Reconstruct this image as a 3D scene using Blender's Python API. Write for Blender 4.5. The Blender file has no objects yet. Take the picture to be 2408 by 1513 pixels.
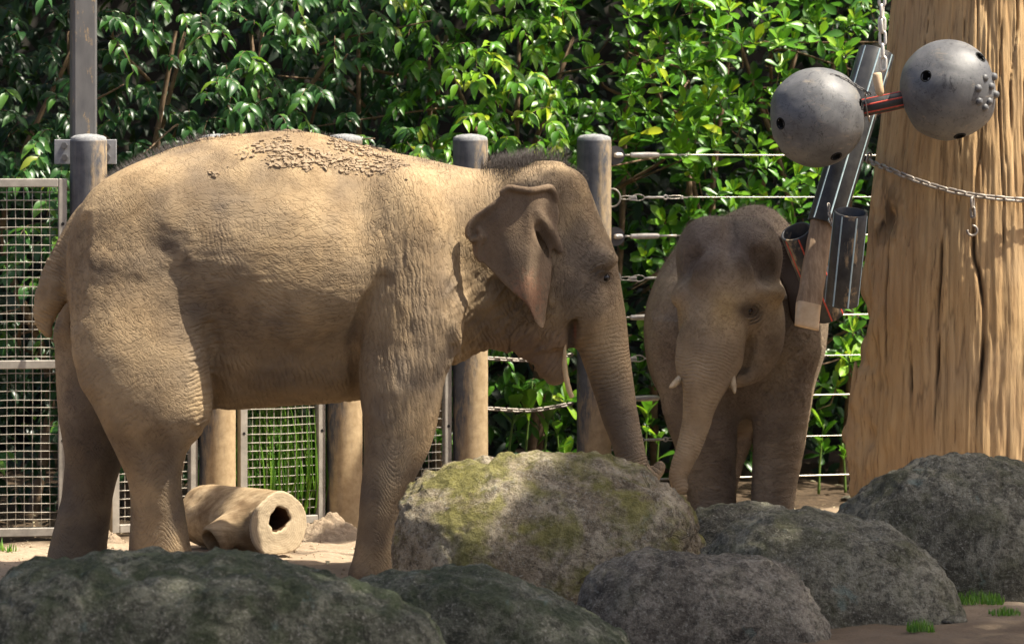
import bpy, math, random
import numpy as np
from mathutils import Vector, Matrix, Quaternion
random.seed(7); RNG = np.random.default_rng(11)
PI = math.pi
scene = bpy.context.scene
COL = scene.collection

# ------------------------------------------------------------------ camera
# A long lens held level at 2.2 m, frame shifted down: horizon line high in the picture.
CAM_H = 2.2
cam_d = bpy.data.cameras.new('camera')
cam_d.lens = 150.0; cam_d.sensor_width = 36.0; cam_d.sensor_fit = 'HORIZONTAL'
cam_d.shift_y = -(756.5 - 317.5) / 2408.0
cam_d.clip_start = 0.5; cam_d.clip_end = 600
cam_d.dof.use_dof = True; cam_d.dof.focus_distance = 21.4; cam_d.dof.aperture_fstop = 4.6
cam = bpy.data.objects.new('camera', cam_d); COL.objects.link(cam)
cam.location = (0, 0, CAM_H); cam.rotation_euler = (math.radians(90), 0, 0)
scene.camera = cam

# ------------------------------------------------------------------ sky and sun
SUN_EL, SUN_AZ = 60.0, 80.0          # azimuth measured from the camera side (-Y) towards +X
e_, a_ = math.radians(SUN_EL), math.radians(SUN_AZ)
SUN = np.array([math.cos(e_) * math.sin(a_), -math.cos(e_) * math.cos(a_), math.sin(e_)])
w = bpy.data.worlds.new('World'); scene.world = w; w.use_nodes = True
nt = w.node_tree; nt.nodes.clear()
sky = nt.nodes.new('ShaderNodeTexSky'); sky.sky_type = 'NISHITA'; sky.sun_disc = False
sky.sun_elevation = e_; sky.sun_rotation = math.radians(180 - SUN_AZ)
sky.air_density = 0.6; sky.dust_density = 5.0; sky.ozone_density = 0.3
bg = nt.nodes.new('ShaderNodeBackground'); bg.inputs[1].default_value = 0.12
wo = nt.nodes.new('ShaderNodeOutputWorld')
nt.links.new(sky.outputs[0], bg.inputs[0]); nt.links.new(bg.outputs[0], wo.inputs[0])
sd = bpy.data.lights.new('sun', 'SUN'); sd.energy = 4.9; sd.angle = math.radians(0.53); sd.color = (1.0, 0.925, 0.79)
sun = bpy.data.objects.new('sun', sd); COL.objects.link(sun)
sun.rotation_euler = Vector(SUN).to_track_quat('Z', 'Y').to_euler()
sun.location = (6, 10, 12)
vs = scene.view_settings
vs.view_transform = 'Standard'; vs.look = 'None'; vs.exposure = 1.15; vs.gamma = 1.0; vs.use_curve_mapping = False
scene.cycles.max_bounces = 6; scene.cycles.diffuse_bounces = 3; scene.cycles.glossy_bounces = 2
scene.cycles.transmission_bounces = 3; scene.cycles.transparent_max_bounces = 4
scene.cycles.use_adaptive_sampling = True
try:
    scene.cycles.use_denoising = True
except Exception:
    pass

# ------------------------------------------------------------------ helpers
FPX = 150.0 / 36.0 * 2408.0     # focal length in units of a 2408-wide picture
def P(px, py, D):
    """a point of the place, from its bearing and its distance in metres"""
    return np.array([(px - 1204) * D / FPX, D, CAM_H - (py - 317.5) * D / FPX])
def V(p): return Vector((float(p[0]), float(p[1]), float(p[2])))

def tag(o, label=None, cat=None, group=None, kind=None):
    if label: o['label'] = label
    if cat: o['category'] = cat
    if group: o['group'] = group
    if kind: o['kind'] = kind
    return o

def link(name, me, mat=None, parent=None):
    o = bpy.data.objects.new(name, me); COL.objects.link(o)
    if me is not None and mat is not None and not me.materials: me.materials.append(mat)
    if parent is not None: o.parent = parent
    return o

def empty(name, loc, rz=0.0):
    o = bpy.data.objects.new(name, None); COL.objects.link(o)
    o.location = V(loc); o.rotation_euler = (0, 0, rz); o.empty_display_size = 0.1
    return o

def local(o, pts):
    """world points to the frame of an empty (translation + z rotation only)"""
    pts = np.asarray(pts, float)
    if o.parent is not None: pts = local(o.parent, pts)
    p = pts - np.array(o.location)
    c, s = math.cos(-o.rotation_euler[2]), math.sin(-o.rotation_euler[2])
    q = p.copy(); q[..., 0] = c * p[..., 0] - s * p[..., 1]; q[..., 1] = s * p[..., 0] + c * p[..., 1]
    return q

def mesh_np(name, v, quads=None, tris=None, smooth=True):
    me = bpy.data.meshes.new(name)
    v = np.asarray(v, np.float32)
    parts = []; starts = []; tot = 0
    nq = 0 if quads is None else len(quads); ntr = 0 if tris is None else len(tris)
    loops = np.concatenate(([np.asarray(quads, np.int32).ravel()] if nq else []) + ([np.asarray(tris, np.int32).ravel()] if ntr else []))
    ls = np.concatenate((np.arange(nq, dtype=np.int32) * 4, nq * 4 + np.arange(ntr, dtype=np.int32) * 3))
    me.vertices.add(len(v)); me.vertices.foreach_set('co', v.ravel())
    me.loops.add(len(loops)); me.loops.foreach_set('vertex_index', loops)
    me.polygons.add(nq + ntr); me.polygons.foreach_set('loop_start', ls)
    me.update(calc_edges=True); me.validate()
    me.polygons.foreach_set('use_smooth', np.full(len(me.polygons), smooth, dtype=bool))
    return me

def set_col(me, name, rgba):
    a = me.attributes.new(name, 'FLOAT_COLOR', 'POINT')
    rgba = np.asarray(rgba, np.float32)
    if rgba.shape[1] == 3: rgba = np.hstack([rgba, np.ones((len(rgba), 1), np.float32)])
    a.data.foreach_set('color', rgba.ravel())
def set_f(me, name, x):
    a = me.attributes.new(name, 'FLOAT', 'POINT'); a.data.foreach_set('value', np.asarray(x, np.float32))

class MB:
    """collects simple solids, built as ONE mesh"""
    def __init__(s): s.v = []; s.q = []; s.t = []; s.n = 0
    def add(s, v, q=None, t=None):
        v = np.asarray(v, float)
        if q is not None and len(q): s.q.append(np.asarray(q, int) + s.n)
        if t is not None and len(t): s.t.append(np.asarray(t, int) + s.n)
        s.v.append(v); s.n += len(v); return s
    def box(s, c, size, R=None, bev=0.0):
        hx, hy, hz = np.array(size, float) / 2
        b = min(bev, hx * .9, hy * .9, hz * .9)
        if b <= 0:
            v = np.array([[x, y, z] for x in (-hx, hx) for y in (-hy, hy) for z in (-hz, hz)])
            q = [[0, 1, 3, 2], [4, 6, 7, 5], [0, 4, 5, 1], [2, 3, 7, 6], [0, 2, 6, 4], [1, 5, 7, 3]]
            t = []
        else:
            v = []; q = []; t = []
            idx = {}
            for sx in (-1, 1):
                for sy in (-1, 1):
                    for sz in (-1, 1):
                        for ax in range(3):
                            p = np.array([sx * (hx - b), sy * (hy - b), sz * (hz - b)])
                            p[ax] = (sx * hx, sy * hy, sz * hz)[ax]
                            idx[(sx, sy, sz, ax)] = len(v); v.append(p)
            for ax in range(3):
                o1, o2 = [k for k in range(3) if k != ax]
                for sgn in (-1, 1):
                    f = []
                    for (u, w_) in ((-1, -1), (1, -1), (1, 1), (-1, 1)):
                        k = [0, 0, 0]; k[ax] = sgn; k[o1] = u; k[o2] = w_
                        f.append(idx[(*k, ax)])
                    q.append(f)
                for u in (-1, 1):
                    for w_ in (-1, 1):
                        k = [0, 0, 0]; k[o1] = u; k[o2] = w_
                        a = list(k); a[ax] = -1; c2 = list(k); c2[ax] = 1
                        q.append([idx[(*a, o1)], idx[(*c2, o1)], idx[(*c2, o2)], idx[(*a, o2)]])
            for key in [(x, y, z) for x in (-1, 1) for y in (-1, 1) for z in (-1, 1)]:
                t.append([idx[(*key, 0)], idx[(*key, 1)], idx[(*key, 2)]])
            v = np.array(v)
        if R is not None: v = v @ np.asarray(R).T
        return s.add(v + np.asarray(c, float), q, t)
    def tube(s, pts, r, n=8, caps=True, closed=False):
        pts = np.asarray(pts, float); m = len(pts)
        r = np.broadcast_to(np.asarray(r, float), (m,))
        tg = np.gradient(pts, axis=0) if not closed else np.roll(pts, -1, 0) - np.roll(pts, 1, 0)
        tg /= np.linalg.norm(tg, axis=1, keepdims=True) + 1e-12
        ref = np.array([0, 0, 1.0]) if abs(tg[0, 2]) < .9 else np.array([1.0, 0, 0])
        V_ = []; u = np.cross(tg[0], ref); u /= np.linalg.norm(u)
        for i in range(m):
            u = u - tg[i] * np.dot(u, tg[i]); u /= np.linalg.norm(u) + 1e-12
            w_ = np.cross(tg[i], u)
            a = np.arange(n) * 2 * PI / n
            V_.append(pts[i] + r[i] * (np.cos(a)[:, None] * u + np.sin(a)[:, None] * w_))
        v = np.concatenate(V_); q = []
        k = m if closed else m - 1
        for i in range(k):
            j = (i + 1) % m
            for a in range(n):
                b = (a + 1) % n
                q.append([i * n + a, i * n + b, j * n + b, j * n + a])
        t = []
        if caps and not closed:
            v = np.vstack([v, pts[:1], pts[-1:]]); c0, c1 = m * n, m * n + 1
            for a in range(n):
                b = (a + 1) % n
                t.append([c0, b, a]); t.append([c1, (m - 1) * n + a, (m - 1) * n + b])
        return s.add(v, q, t)
    def lathe(s, prof, n=24, M=None):
        """profile of (r, z), around z; M a 4x4 to place it"""
        prof = np.asarray(prof, float); m = len(prof); a = np.arange(n) * 2 * PI / n
        v = np.stack([prof[:, 0:1] * np.cos(a), prof[:, 0:1] * np.sin(a), np.repeat(prof[:, 1:2], n, 1)], -1).reshape(-1, 3)
        q = [[i * n + k, i * n + (k + 1) % n, (i + 1) * n + (k + 1) % n, (i + 1) * n + k] for i in range(m - 1) for k in range(n)]
        if M is not None: v = v @ M[:3, :3].T + M[:3, 3]
        return s.add(v, q)
    def mesh(s, name, smooth=True):
        return mesh_np(name, np.concatenate(s.v), np.concatenate(s.q) if s.q else None, np.concatenate(s.t) if s.t else None, smooth)
    def build(s, name, mat=None, parent=None, smooth=True):
        if parent is not None: s.v = [local(parent, x) for x in s.v]
        return link(name, s.mesh(name, smooth), mat, parent)

def frame(z, x=None):
    """4x4 with its z axis along z"""
    z = np.asarray(z, float); z = z / np.linalg.norm(z)
    h = np.array([0, 0, 1.0]) if abs(z[2]) < .9 else np.array([1.0, 0, 0])
    if x is None: x = np.cross(h, z)
    x = np.asarray(x, float); x = x - z * np.dot(x, z); x /= np.linalg.norm(x)
    M = np.eye(4); M[:3, 0] = x; M[:3, 1] = np.cross(z, x); M[:3, 2] = z
    return M
def place(M, p): M = M.copy(); M[:3, 3] = p; return M

def catmull(pts, n):
    pts = np.asarray(pts, float)
    p = np.vstack([2 * pts[0] - pts[1], pts, 2 * pts[-1] - pts[-2]])
    out = []; m = len(pts) - 1
    for u in np.linspace(0, m, n):
        i = min(int(u), m - 1); t = u - i
        a, b, c, d = p[i], p[i + 1], p[i + 2], p[i + 3]
        out.append(.5 * ((2 * b) + (-a + c) * t + (2 * a - 5 * b + 4 * c - d) * t * t + (-a + 3 * b - 3 * c + d) * t ** 3))
    return np.array(out)

# ---- lattice noise
def _h(ix, iy, iz, seed):
    n = (ix.astype(np.uint32) * np.uint32(374761393) + iy.astype(np.uint32) * np.uint32(668265263) + iz.astype(np.uint32) * np.uint32(2147483647 - 97) + np.uint32(seed * 1013904223 % 4294967295))
    n = (n ^ (n >> np.uint32(13))) * np.uint32(1274126177)
    n = (n ^ (n >> np.uint32(16))) * np.uint32(2246822519)
    n = n ^ (n >> np.uint32(15))
    return n.astype(np.float32) / np.float32(4294967295.0)
def noise3(p, seed=0):
    p = np.asarray(p, np.float32); i = np.floor(p); f = p - i; i = i.astype(np.int64)
    f = f * f * f * (f * (f * 6 - 15) + 10)
    r = 0
    for dx in (0, 1):
        for dy in (0, 1):
            for dz in (0, 1):
                wgt = (f[..., 0] if dx else 1 - f[..., 0]) * (f[..., 1] if dy else 1 - f[..., 1]) * (f[..., 2] if dz else 1 - f[..., 2])
                r = r + wgt * _h(i[..., 0] + dx, i[..., 1] + dy, i[..., 2] + dz, seed)
    return r * 2 - 1
def fbm(p, o=4, seed=0, g=.5):
    p = np.asarray(p, np.float32); r = 0; a = 1; s = 0
    for k in range(o):
        r = r + a * noise3(p * (2.03 ** k) + 17.3 * k, seed + k); s += a; a *= g
    return r / s
def sstep(a, b, x):
    t = np.clip((x - a) / (b - a), 0, 1); return t * t * (3 - 2 * t)

# ---- implicit modelling: a field on a grid, smooth unions, surface nets
class Field:
    def __init__(s, lo, hi, h):
        s.lo = np.array(lo, float); s.h = h
        s.n = np.ceil((np.array(hi) - s.lo) / h).astype(int) + 1
        s.F = np.full(s.n, 1.0, np.float32)
        s.ax = [(s.lo[k] + h * np.arange(s.n[k])).astype(np.float32) for k in range(3)]
    def sub(s, lo, hi):
        a = np.clip(np.floor((np.array(lo) - s.lo) / s.h).astype(int), 0, s.n)
        b = np.clip(np.ceil((np.array(hi) - s.lo) / s.h).astype(int) + 1, 0, s.n)
        sl = tuple(slice(a[k], b[k]) for k in range(3))
        return sl, s.ax[0][sl[0]][:, None, None], s.ax[1][sl[1]][None, :, None], s.ax[2][sl[2]][None, None, :]
    def put(s, sl, d, k, op):
        A = s.F[sl]
        if A.size == 0: return
        if op == 'add':
            hh = np.maximum(k - np.abs(A - d), 0) / k
            s.F[sl] = np.minimum(A, d) - hh * hh * k * .25
        else:
            hh = np.maximum(k - np.abs(A + d), 0) / k
            s.F[sl] = np.maximum(A, -d) + hh * hh * k * .25
    def ell(s, c, r, k=.05, op='add', R=None):
        c = np.asarray(c, float); r = np.asarray(r, float)
        m = (r if R is None else np.full(3, r.max())) + k + .03
        sl, X, Y, Z = s.sub(c - m, c + m)
        x, y, z = X - c[0], Y - c[1], Z - c[2]
        if R is not None:
            R = np.asarray(R)  # columns = local axes
            x, y, z = (x * R[0, 0] + y * R[1, 0] + z * R[2, 0]), (x * R[0, 1] + y * R[1, 1] + z * R[2, 1]), (x * R[0, 2] + y * R[1, 2] + z * R[2, 2])
        k0 = np.sqrt((x / r[0]) ** 2 + (y / r[1]) ** 2 + (z / r[2]) ** 2)
        k1 = np.sqrt((x / r[0] ** 2) ** 2 + (y / r[1] ** 2) ** 2 + (z / r[2] ** 2) ** 2) + 1e-6
        s.put(sl, (k0 * (k0 - 1) / k1).astype(np.float32), k, op)
    def loft(s, axis, t, c1, r1, c2, r2, k=.05, op='add', egg=0.0, sm=9, pw=2.0):
        """elliptical slices stacked along an axis (0 = x, 2 = z); c1,r1 in the other picture axis, c2,r2 in depth"""
        t = np.asarray(t, float); o = np.argsort(t)
        td = np.linspace(t.min(), t.max(), 240)
        def den(a):
            a = np.interp(td, t[o], np.asarray(a, float)[o])
            w_ = np.hanning(2 * sm + 3)[1:-1]; w_ /= w_.sum()
            return np.convolve(np.pad(a, sm, mode='reflect', reflect_type='odd'), w_, 'valid')
        C1, R1, C2, R2 = den(c1), np.maximum(den(r1), .004), den(c2), np.maximum(den(r2), .004)
        lo1, hi1 = (C1 - R1).min(), (C1 + R1).max(); lo2, hi2 = (C2 - R2).min(), (C2 + R2).max()
        m = k + .03
        if axis == 0:
            sl, X, Y, Z = s.sub([t.min() - m, lo2 - m, lo1 - m], [t.max() + m, hi2 + m, hi1 + m]); T, U, W = X, Z, Y
        else:
            sl, X, Y, Z = s.sub([lo1 - m, lo2 - m, t.min() - m], [hi1 + m, hi2 + m, t.max() + m]); T, U, W = Z, X, Y
        f = lambda A: np.interp(T.ravel(), td, A).astype(np.float32).reshape(T.shape)
        c1_, r1_, c2_, r2_ = f(C1), f(R1), f(C2), f(R2)
        un = (U - c1_) / r1_
        if egg: r2_ = r2_ * (1 - egg * np.clip(un, -1, 1))
        wn = (W - c2_) / r2_
        if pw == 2.0:
            k0 = np.sqrt(un ** 2 + wn ** 2)
        else:
            k0 = (np.abs(un) ** pw + np.abs(wn) ** pw) ** (1 / pw)
        k1 = np.sqrt((un / r1_) ** 2 + (wn / r2_) ** 2) + 1e-6
        d = np.sqrt(un ** 2 + wn ** 2) * (k0 - 1) / k1
        d = np.maximum(d, np.maximum(td[0] - T, T - td[-1]))
        s.put(sl, d.astype(np.float32), k, op)
    def chain(s, pts, r, k=.04, op='add', n=30, ys=1.0):
        """a tapering limb along a smooth line; ys squashes it in depth"""
        q = catmull(np.hstack([np.asarray(pts, float), np.asarray(r, float)[:, None]]), n)
        p, r = q[:, :3], q[:, 3]
        m = r.max() + k + .03
        sl, X, Y, Z = s.sub(p.min(0) - m, p.max(0) + m)
        D = np.full(s.F[sl].shape, 1.0, np.float32)
        for i in range(n - 1):
            a, b = p[i], p[i + 1]; ba = b - a; L = float((ba ** 2).sum()) + 1e-9
            x, y, z = X - a[0], (Y - a[1]), Z - a[2]
            tt = np.clip((x * ba[0] + y * ba[1] + z * ba[2]) / L, 0, 1)
            d = np.sqrt((x - tt * ba[0]) ** 2 + ((y - tt * ba[1]) / ys) ** 2 + (z - tt * ba[2]) ** 2) - (r[i] + tt * (r[i + 1] - r[i]))
            np.minimum(D, d.astype(np.float32), out=D)
        s.put(sl, D, k, op)
    def front(s, px, py):
        """distance of the surface towards the camera on a bearing"""
        for D in np.arange(s.lo[1], s.lo[1] + s.h * s.n[1], s.h * .5):
            i = np.round((P(px, py, D) - s.lo) / s.h).astype(int)
            if (i >= 0).all() and (i < s.n).all() and s.F[tuple(i)] < 0: return float(D)
        return float(s.lo[1] + s.h * s.n[1] * .5)
    def nets(s, smooth=2):
        F = s.F; S = F < 0
        c = [F[i:F.shape[0] - 1 + i, j:F.shape[1] - 1 + j, l:F.shape[2] - 1 + l] for i in (0, 1) for j in (0, 1) for l in (0, 1)]
        cnt = sum((x < 0).astype(np.int8) for x in c)
        act = (cnt > 0) & (cnt < 8)
        I = np.argwhere(act); idx = np.full(act.shape, -1, np.int32); idx[act] = np.arange(len(I), dtype=np.int32)
        vals = np.stack([x[act] for x in c], 1)
        offs = np.array([[i, j, l] for i in (0, 1) for j in (0, 1) for l in (0, 1)], float)
        acc = np.zeros((len(I), 3)); num = np.zeros(len(I))
        for a in range(8):
            for b in range(a + 1, 8):
                if np.abs(offs[a] - offs[b]).sum() != 1: continue
                va, vb = vals[:, a], vals[:, b]; m = (va < 0) != (vb < 0)
                t = np.where(m, va / (va - vb + 1e-12), 0)
                acc += np.where(m[:, None], offs[a] + t[:, None] * (offs[b] - offs[a]), 0); num += m
        v = s.lo + s.h * (I + acc / num[:, None])
        Q = []
        for ax in range(3):
            o = [0, 1, 2]; o.remove(ax); u, w_ = o
            sa = [slice(None)] * 3; sb = [slice(None)] * 3
            sa[ax] = slice(0, -1); sb[ax] = slice(1, None)
            A, B = S[tuple(sa)], S[tuple(sb)]
            for sgn, M in ((1, A & ~B), (-1, ~A & B)):
                E = np.argwhere(M)
                if not len(E): continue
                ok = (E[:, u] > 0) & (E[:, w_] > 0) & (E[:, u] < F.shape[u] - 1) & (E[:, w_] < F.shape[w_] - 1); E = E[ok]
                def cell(du, dw):
                    e = E.copy(); e[:, u] += du; e[:, w_] += dw
                    return idx[e[:, 0], e[:, 1], e[:, 2]]
                q = np.stack([cell(-1, -1), cell(0, -1), cell(0, 0), cell(-1, 0)], 1)
                flip = (sgn == -1) ^ (ax == 1)
                Q.append(q[:, ::-1] if flip else q)
        q = np.concatenate(Q)
        for _ in range(smooth): v = lap(v, q, .5)
        return v, q
def lap(v, q, f):
    n = len(v); acc = np.zeros((n, 3)); c = np.zeros(n)
    for a, b in ((0, 1), (1, 2), (2, 3), (3, 0)):
        for s_, t_ in ((a, b), (b, a)):
            c += np.bincount(q[:, s_], minlength=n)
            for k in range(3): acc[:, k] += np.bincount(q[:, s_], weights=v[q[:, t_], k], minlength=n)
    return v + f * (acc / np.maximum(c, 1)[:, None] - v)
def vnormals(v, q):
    fn = np.cross(v[q[:, 2]] - v[q[:, 0]], v[q[:, 3]] - v[q[:, 1]])
    n = np.zeros_like(v)
    for k in range(3):
        for a in range(4): n[:, k] += np.bincount(q[:, a], weights=fn[:, k], minlength=len(v))
    return n / (np.linalg.norm(n, axis=1, keepdims=True) + 1e-12)

# ---- node helpers
def new_mat(name):
    m = bpy.data.materials.new(name); m.use_nodes = True
    nt = m.node_tree; b = nt.nodes['Principled BSDF']
    return m, nt, b
def nd(nt, t, ins=None, **pr):
    n = nt.nodes.new('ShaderNode' + t)
    for k, x in pr.items(): setattr(n, k, x)
    for k, x in (ins or {}).items():
        sk = n.inputs[k]
        if isinstance(x, bpy.types.NodeSocket): nt.links.new(x, sk)
        elif isinstance(x, bpy.types.Node): nt.links.new(x.outputs[0], sk)
        else: sk.default_value = (*x, 1.0) if (isinstance(x, tuple) and len(x) == 3 and sk.type == 'RGBA') else x
    return n
def math_(nt, op, a, b=0.5, clamp=False):
    return nd(nt, 'Math', {0: a, 1: b}, operation=op, use_clamp=clamp).outputs[0]
def ramp(nt, fac, stops):
    n = nd(nt, 'ValToRGB', {0: fac}); e = n.color_ramp.elements
    while len(e) < len(stops): e.new(.5)
    for i, (p, c) in enumerate(stops):
        e[i].position = p; e[i].color = (*c, 1) if not isinstance(c, (int, float)) else (c, c, c, 1)
    return n.outputs[0]
def mixc(nt, f, a, b, mode='MIX'):
    n = nt.nodes.new('ShaderNodeMix'); n.data_type = 'RGBA'; n.blend_type = mode; n.clamp_factor = True
    for k, x in ((0, f), (6, a), (7, b)):
        if isinstance(x, bpy.types.NodeSocket): nt.links.new(x, n.inputs[k])
        else: n.inputs[k].default_value = (*x, 1.0) if isinstance(x, tuple) and len(x) == 3 else x
    return n.outputs[2]
def coord(nt, scale=(1, 1, 1), which='Object', obj=None):
    t = nt.nodes.new('ShaderNodeTexCoord')
    return nd(nt, 'Mapping', {0: t.outputs[which], 3: scale}).outputs[0]
def noise(nt, vec, scale, detail=4, rough=.55, dist=0.0, dim='3D'):
    return nd(nt, 'TexNoise', {'Vector': vec, 'Scale': scale, 'Detail': detail, 'Roughness': rough, 'Distortion': dist}).outputs[0]
def setp(b, **k):
    for n, x in k.items():
        n = n.replace('_', ' ')
        if isinstance(x, bpy.types.NodeSocket): b.id_data.links.new(x, b.inputs[n])
        else: b.inputs[n].default_value = (*x, 1.0) if isinstance(x, tuple) and len(x) == 3 and b.inputs[n].type == 'RGBA' else x
def bump(nt, b, h, strength=.5, dist=.01, prev=None):
    ins = {'Height': h, 'Strength': strength, 'Distance': dist}
    if prev is not None: ins['Normal'] = prev
    n = nd(nt, 'Bump', ins); nt.links.new(n.outputs[0], b.inputs['Normal']); return n.outputs[0]
# ------------------------------------------------------------------ materials
def m_sand():
    m, nt, b = new_mat('sandy soil')
    c = coord(nt)
    big = noise(nt, c, 1.1, 5, .6); fine = noise(nt, c, 26, 6, .7); grit = noise(nt, c, 140, 3, .7)
    col = ramp(nt, big, [(.3, (.29, .22, .148)), (.55, (.38, .30, .212)), (.75, (.43, .355, .26))])
    col = mixc(nt, ramp(nt, fine, [(.40, 0.0), (.66, .55)]), col, (.24, .17, .11))
    at = nd(nt, 'Attribute', attribute_name='soil')
    col = mixc(nt, at.outputs['Fac'], col, ramp(nt, fine, [(.3, (.035, .025, .017)), (.7, (.11, .075, .045))]))
    col = mixc(nt, ramp(nt, grit, [(.35, .25), (.6, 0.0)]), col, (.12, .09, .06))
    setp(b, Base_Color=col, Roughness=.95, Specular_IOR_Level=.15)
    h = nd(nt, 'Math', {0: fine, 1: math_(nt, 'MULTIPLY', grit, .35)}, operation='ADD').outputs[0]
    bump(nt, b, h, .9, .012)
    return m
def m_rock(name, base, dark, moss, mossy, lichen=.2):
    m, nt, b = new_mat(name)
    c = coord(nt)
    n1 = noise(nt, c, 3.2, 6, .62, .6); n2 = noise(nt, c, 17, 7, .72); n3 = noise(nt, c, 62, 4, .8)
    col = mixc(nt, ramp(nt, n1, [(.36, 0.0), (.62, 1.0)]), dark, base)
    col = mixc(nt, ramp(nt, n2, [(.40, .75), (.56, 0.0)]), col, tuple(x * .38 for x in dark))
    col = mixc(nt, ramp(nt, n3, [(.54, 0.0), (.66, .6)]), col, (.46, .44, .36))
    col = mixc(nt, ramp(nt, n3, [(.34, .65), (.46, 0.0)]), col, (.022, .021, .019))
    vo = nd(nt, 'TexVoronoi', {'Vector': c, 'Scale': 3.1, 'Randomness': 1.0}, feature='DISTANCE_TO_EDGE').outputs['Distance']
    wob = math_(nt, 'ADD', vo, math_(nt, 'MULTIPLY', math_(nt, 'SUBTRACT', n1, .5), .25))
    crk = math_(nt, 'MULTIPLY', ramp(nt, math_(nt, 'ABSOLUTE', wob), [(0.0, 1.0), (.010, 0.0)]), ramp(nt, noise(nt, c, 1.7, 2, .5), [(.52, 0.0), (.62, 1.0)]))
    col = mixc(nt, math_(nt, 'MULTIPLY', crk, .7), col, (.02, .018, .015))
    # moss gathers on faces that look up
    geo = nt.nodes.new('ShaderNodeNewGeometry')
    up = nd(nt, 'SeparateXYZ', {0: geo.outputs['Normal']}).outputs[2]
    mm = math_(nt, 'ADD', noise(nt, c, 4.3, 6, .66, .4), math_(nt, 'MULTIPLY', up, .10))
    mm = ramp(nt, mm, [(.62 - mossy * .25, 0.0), (.74 - mossy * .2, .85 * min(1, mossy * 2))])
    mcol = mixc(nt, ramp(nt, n2, [(.35, 0.0), (.65, 1.0)]), tuple(x * .45 for x in moss), moss)
    col = mixc(nt, mm, col, mcol)
    li = ramp(nt, noise(nt, c, 6.5, 5, .6, .3), [(.64, 0.0), (.69, lichen)])
    col = mixc(nt, li, col, (.20, .27, .23))
    setp(b, Base_Color=col, Roughness=.9, Specular_IOR_Level=.25)
    h = math_(nt, 'ADD', math_(nt, 'MULTIPLY', n2, 1.0), math_(nt, 'MULTIPLY', n3, .5))
    h = math_(nt, 'SUBTRACT', h, math_(nt, 'MULTIPLY', crk, .3))
    bump(nt, b, h, 1.0, .045)
    return m
def m_paint_post():
    m, nt, b = new_mat('worn grey post')
    c = coord(nt); cs = coord(nt, (3.2, 3.2, .8))
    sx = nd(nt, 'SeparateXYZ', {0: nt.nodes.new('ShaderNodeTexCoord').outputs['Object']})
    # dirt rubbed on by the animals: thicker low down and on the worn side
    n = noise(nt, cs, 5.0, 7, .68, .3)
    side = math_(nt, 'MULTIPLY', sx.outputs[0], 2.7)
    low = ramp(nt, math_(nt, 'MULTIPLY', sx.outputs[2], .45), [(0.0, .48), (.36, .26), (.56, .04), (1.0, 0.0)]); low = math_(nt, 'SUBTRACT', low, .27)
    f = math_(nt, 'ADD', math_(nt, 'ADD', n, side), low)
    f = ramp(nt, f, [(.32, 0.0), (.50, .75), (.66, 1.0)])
    g = noise(nt, c, 12, 5, .6)
    paint = ramp(nt, g, [(.3, (.05, .053, .062)), (.7, (.105, .108, .118))])
    streak = noise(nt, coord(nt, (9, 9, .6)), 6, 4, .6)
    paint = mixc(nt, ramp(nt, streak, [(.5, 0.0), (.75, .45)]), paint, (.16, .15, .14))
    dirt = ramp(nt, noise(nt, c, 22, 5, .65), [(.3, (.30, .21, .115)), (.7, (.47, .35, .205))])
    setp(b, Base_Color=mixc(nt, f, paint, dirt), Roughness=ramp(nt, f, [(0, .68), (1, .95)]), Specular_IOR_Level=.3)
    bump(nt, b, math_(nt, 'ADD', f, math_(nt, 'MULTIPLY', noise(nt, c, 60, 4, .7), .4)), .45, .006)
    return m
def m_simple(name, c1, c2, rough=.6, metal=0.0, scale=20, bumpd=.002, stretch=(1, 1, 1), spec=.4):
    m, nt, b = new_mat(name)
    c = coord(nt, stretch); n = noise(nt, c, scale, 5, .62)
    setp(b, Base_Color=ramp(nt, n, [(.32, c1), (.68, c2)]), Roughness=rough, Metallic=metal, Specular_IOR_Level=spec)
    if bumpd: bump(nt, b, n, .5, bumpd)
    return m
def m_wood_trunk():
    m, nt, b = new_mat('weathered bare trunk wood')
    c = coord(nt); cs = coord(nt, (1, 1, .075))
    n1 = noise(nt, coord(nt, (1, 1, .13)), 13, 7, .66, .5); n2 = noise(nt, cs, 55, 5, .7); n3 = noise(nt, c, 2.1, 5, .6)
    col = ramp(nt, n1, [(.22, (.25, .148, .072)), (.40, (.40, .255, .122)), (.7, (.53, .365, .185))])
    col = mixc(nt, ramp(nt, n2, [(.33, .65), (.43, 0.0)]), col, (.14, .08, .04))
    col = mixc(nt, ramp(nt, n3, [(.45, 0.0), (.7, .45)]), col, (.34, .245, .155))
    at = nd(nt, 'Attribute', attribute_name='crack')
    col = mixc(nt, at.outputs['Fac'], col, (.035, .022, .014))
    setp(b, Base_Color=col, Roughness=.85, Specular_IOR_Level=.2)
    bump(nt, b, math_(nt, 'ADD', n1, math_(nt, 'MULTIPLY', n2, .6)), .8, .008)
    return m
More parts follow.
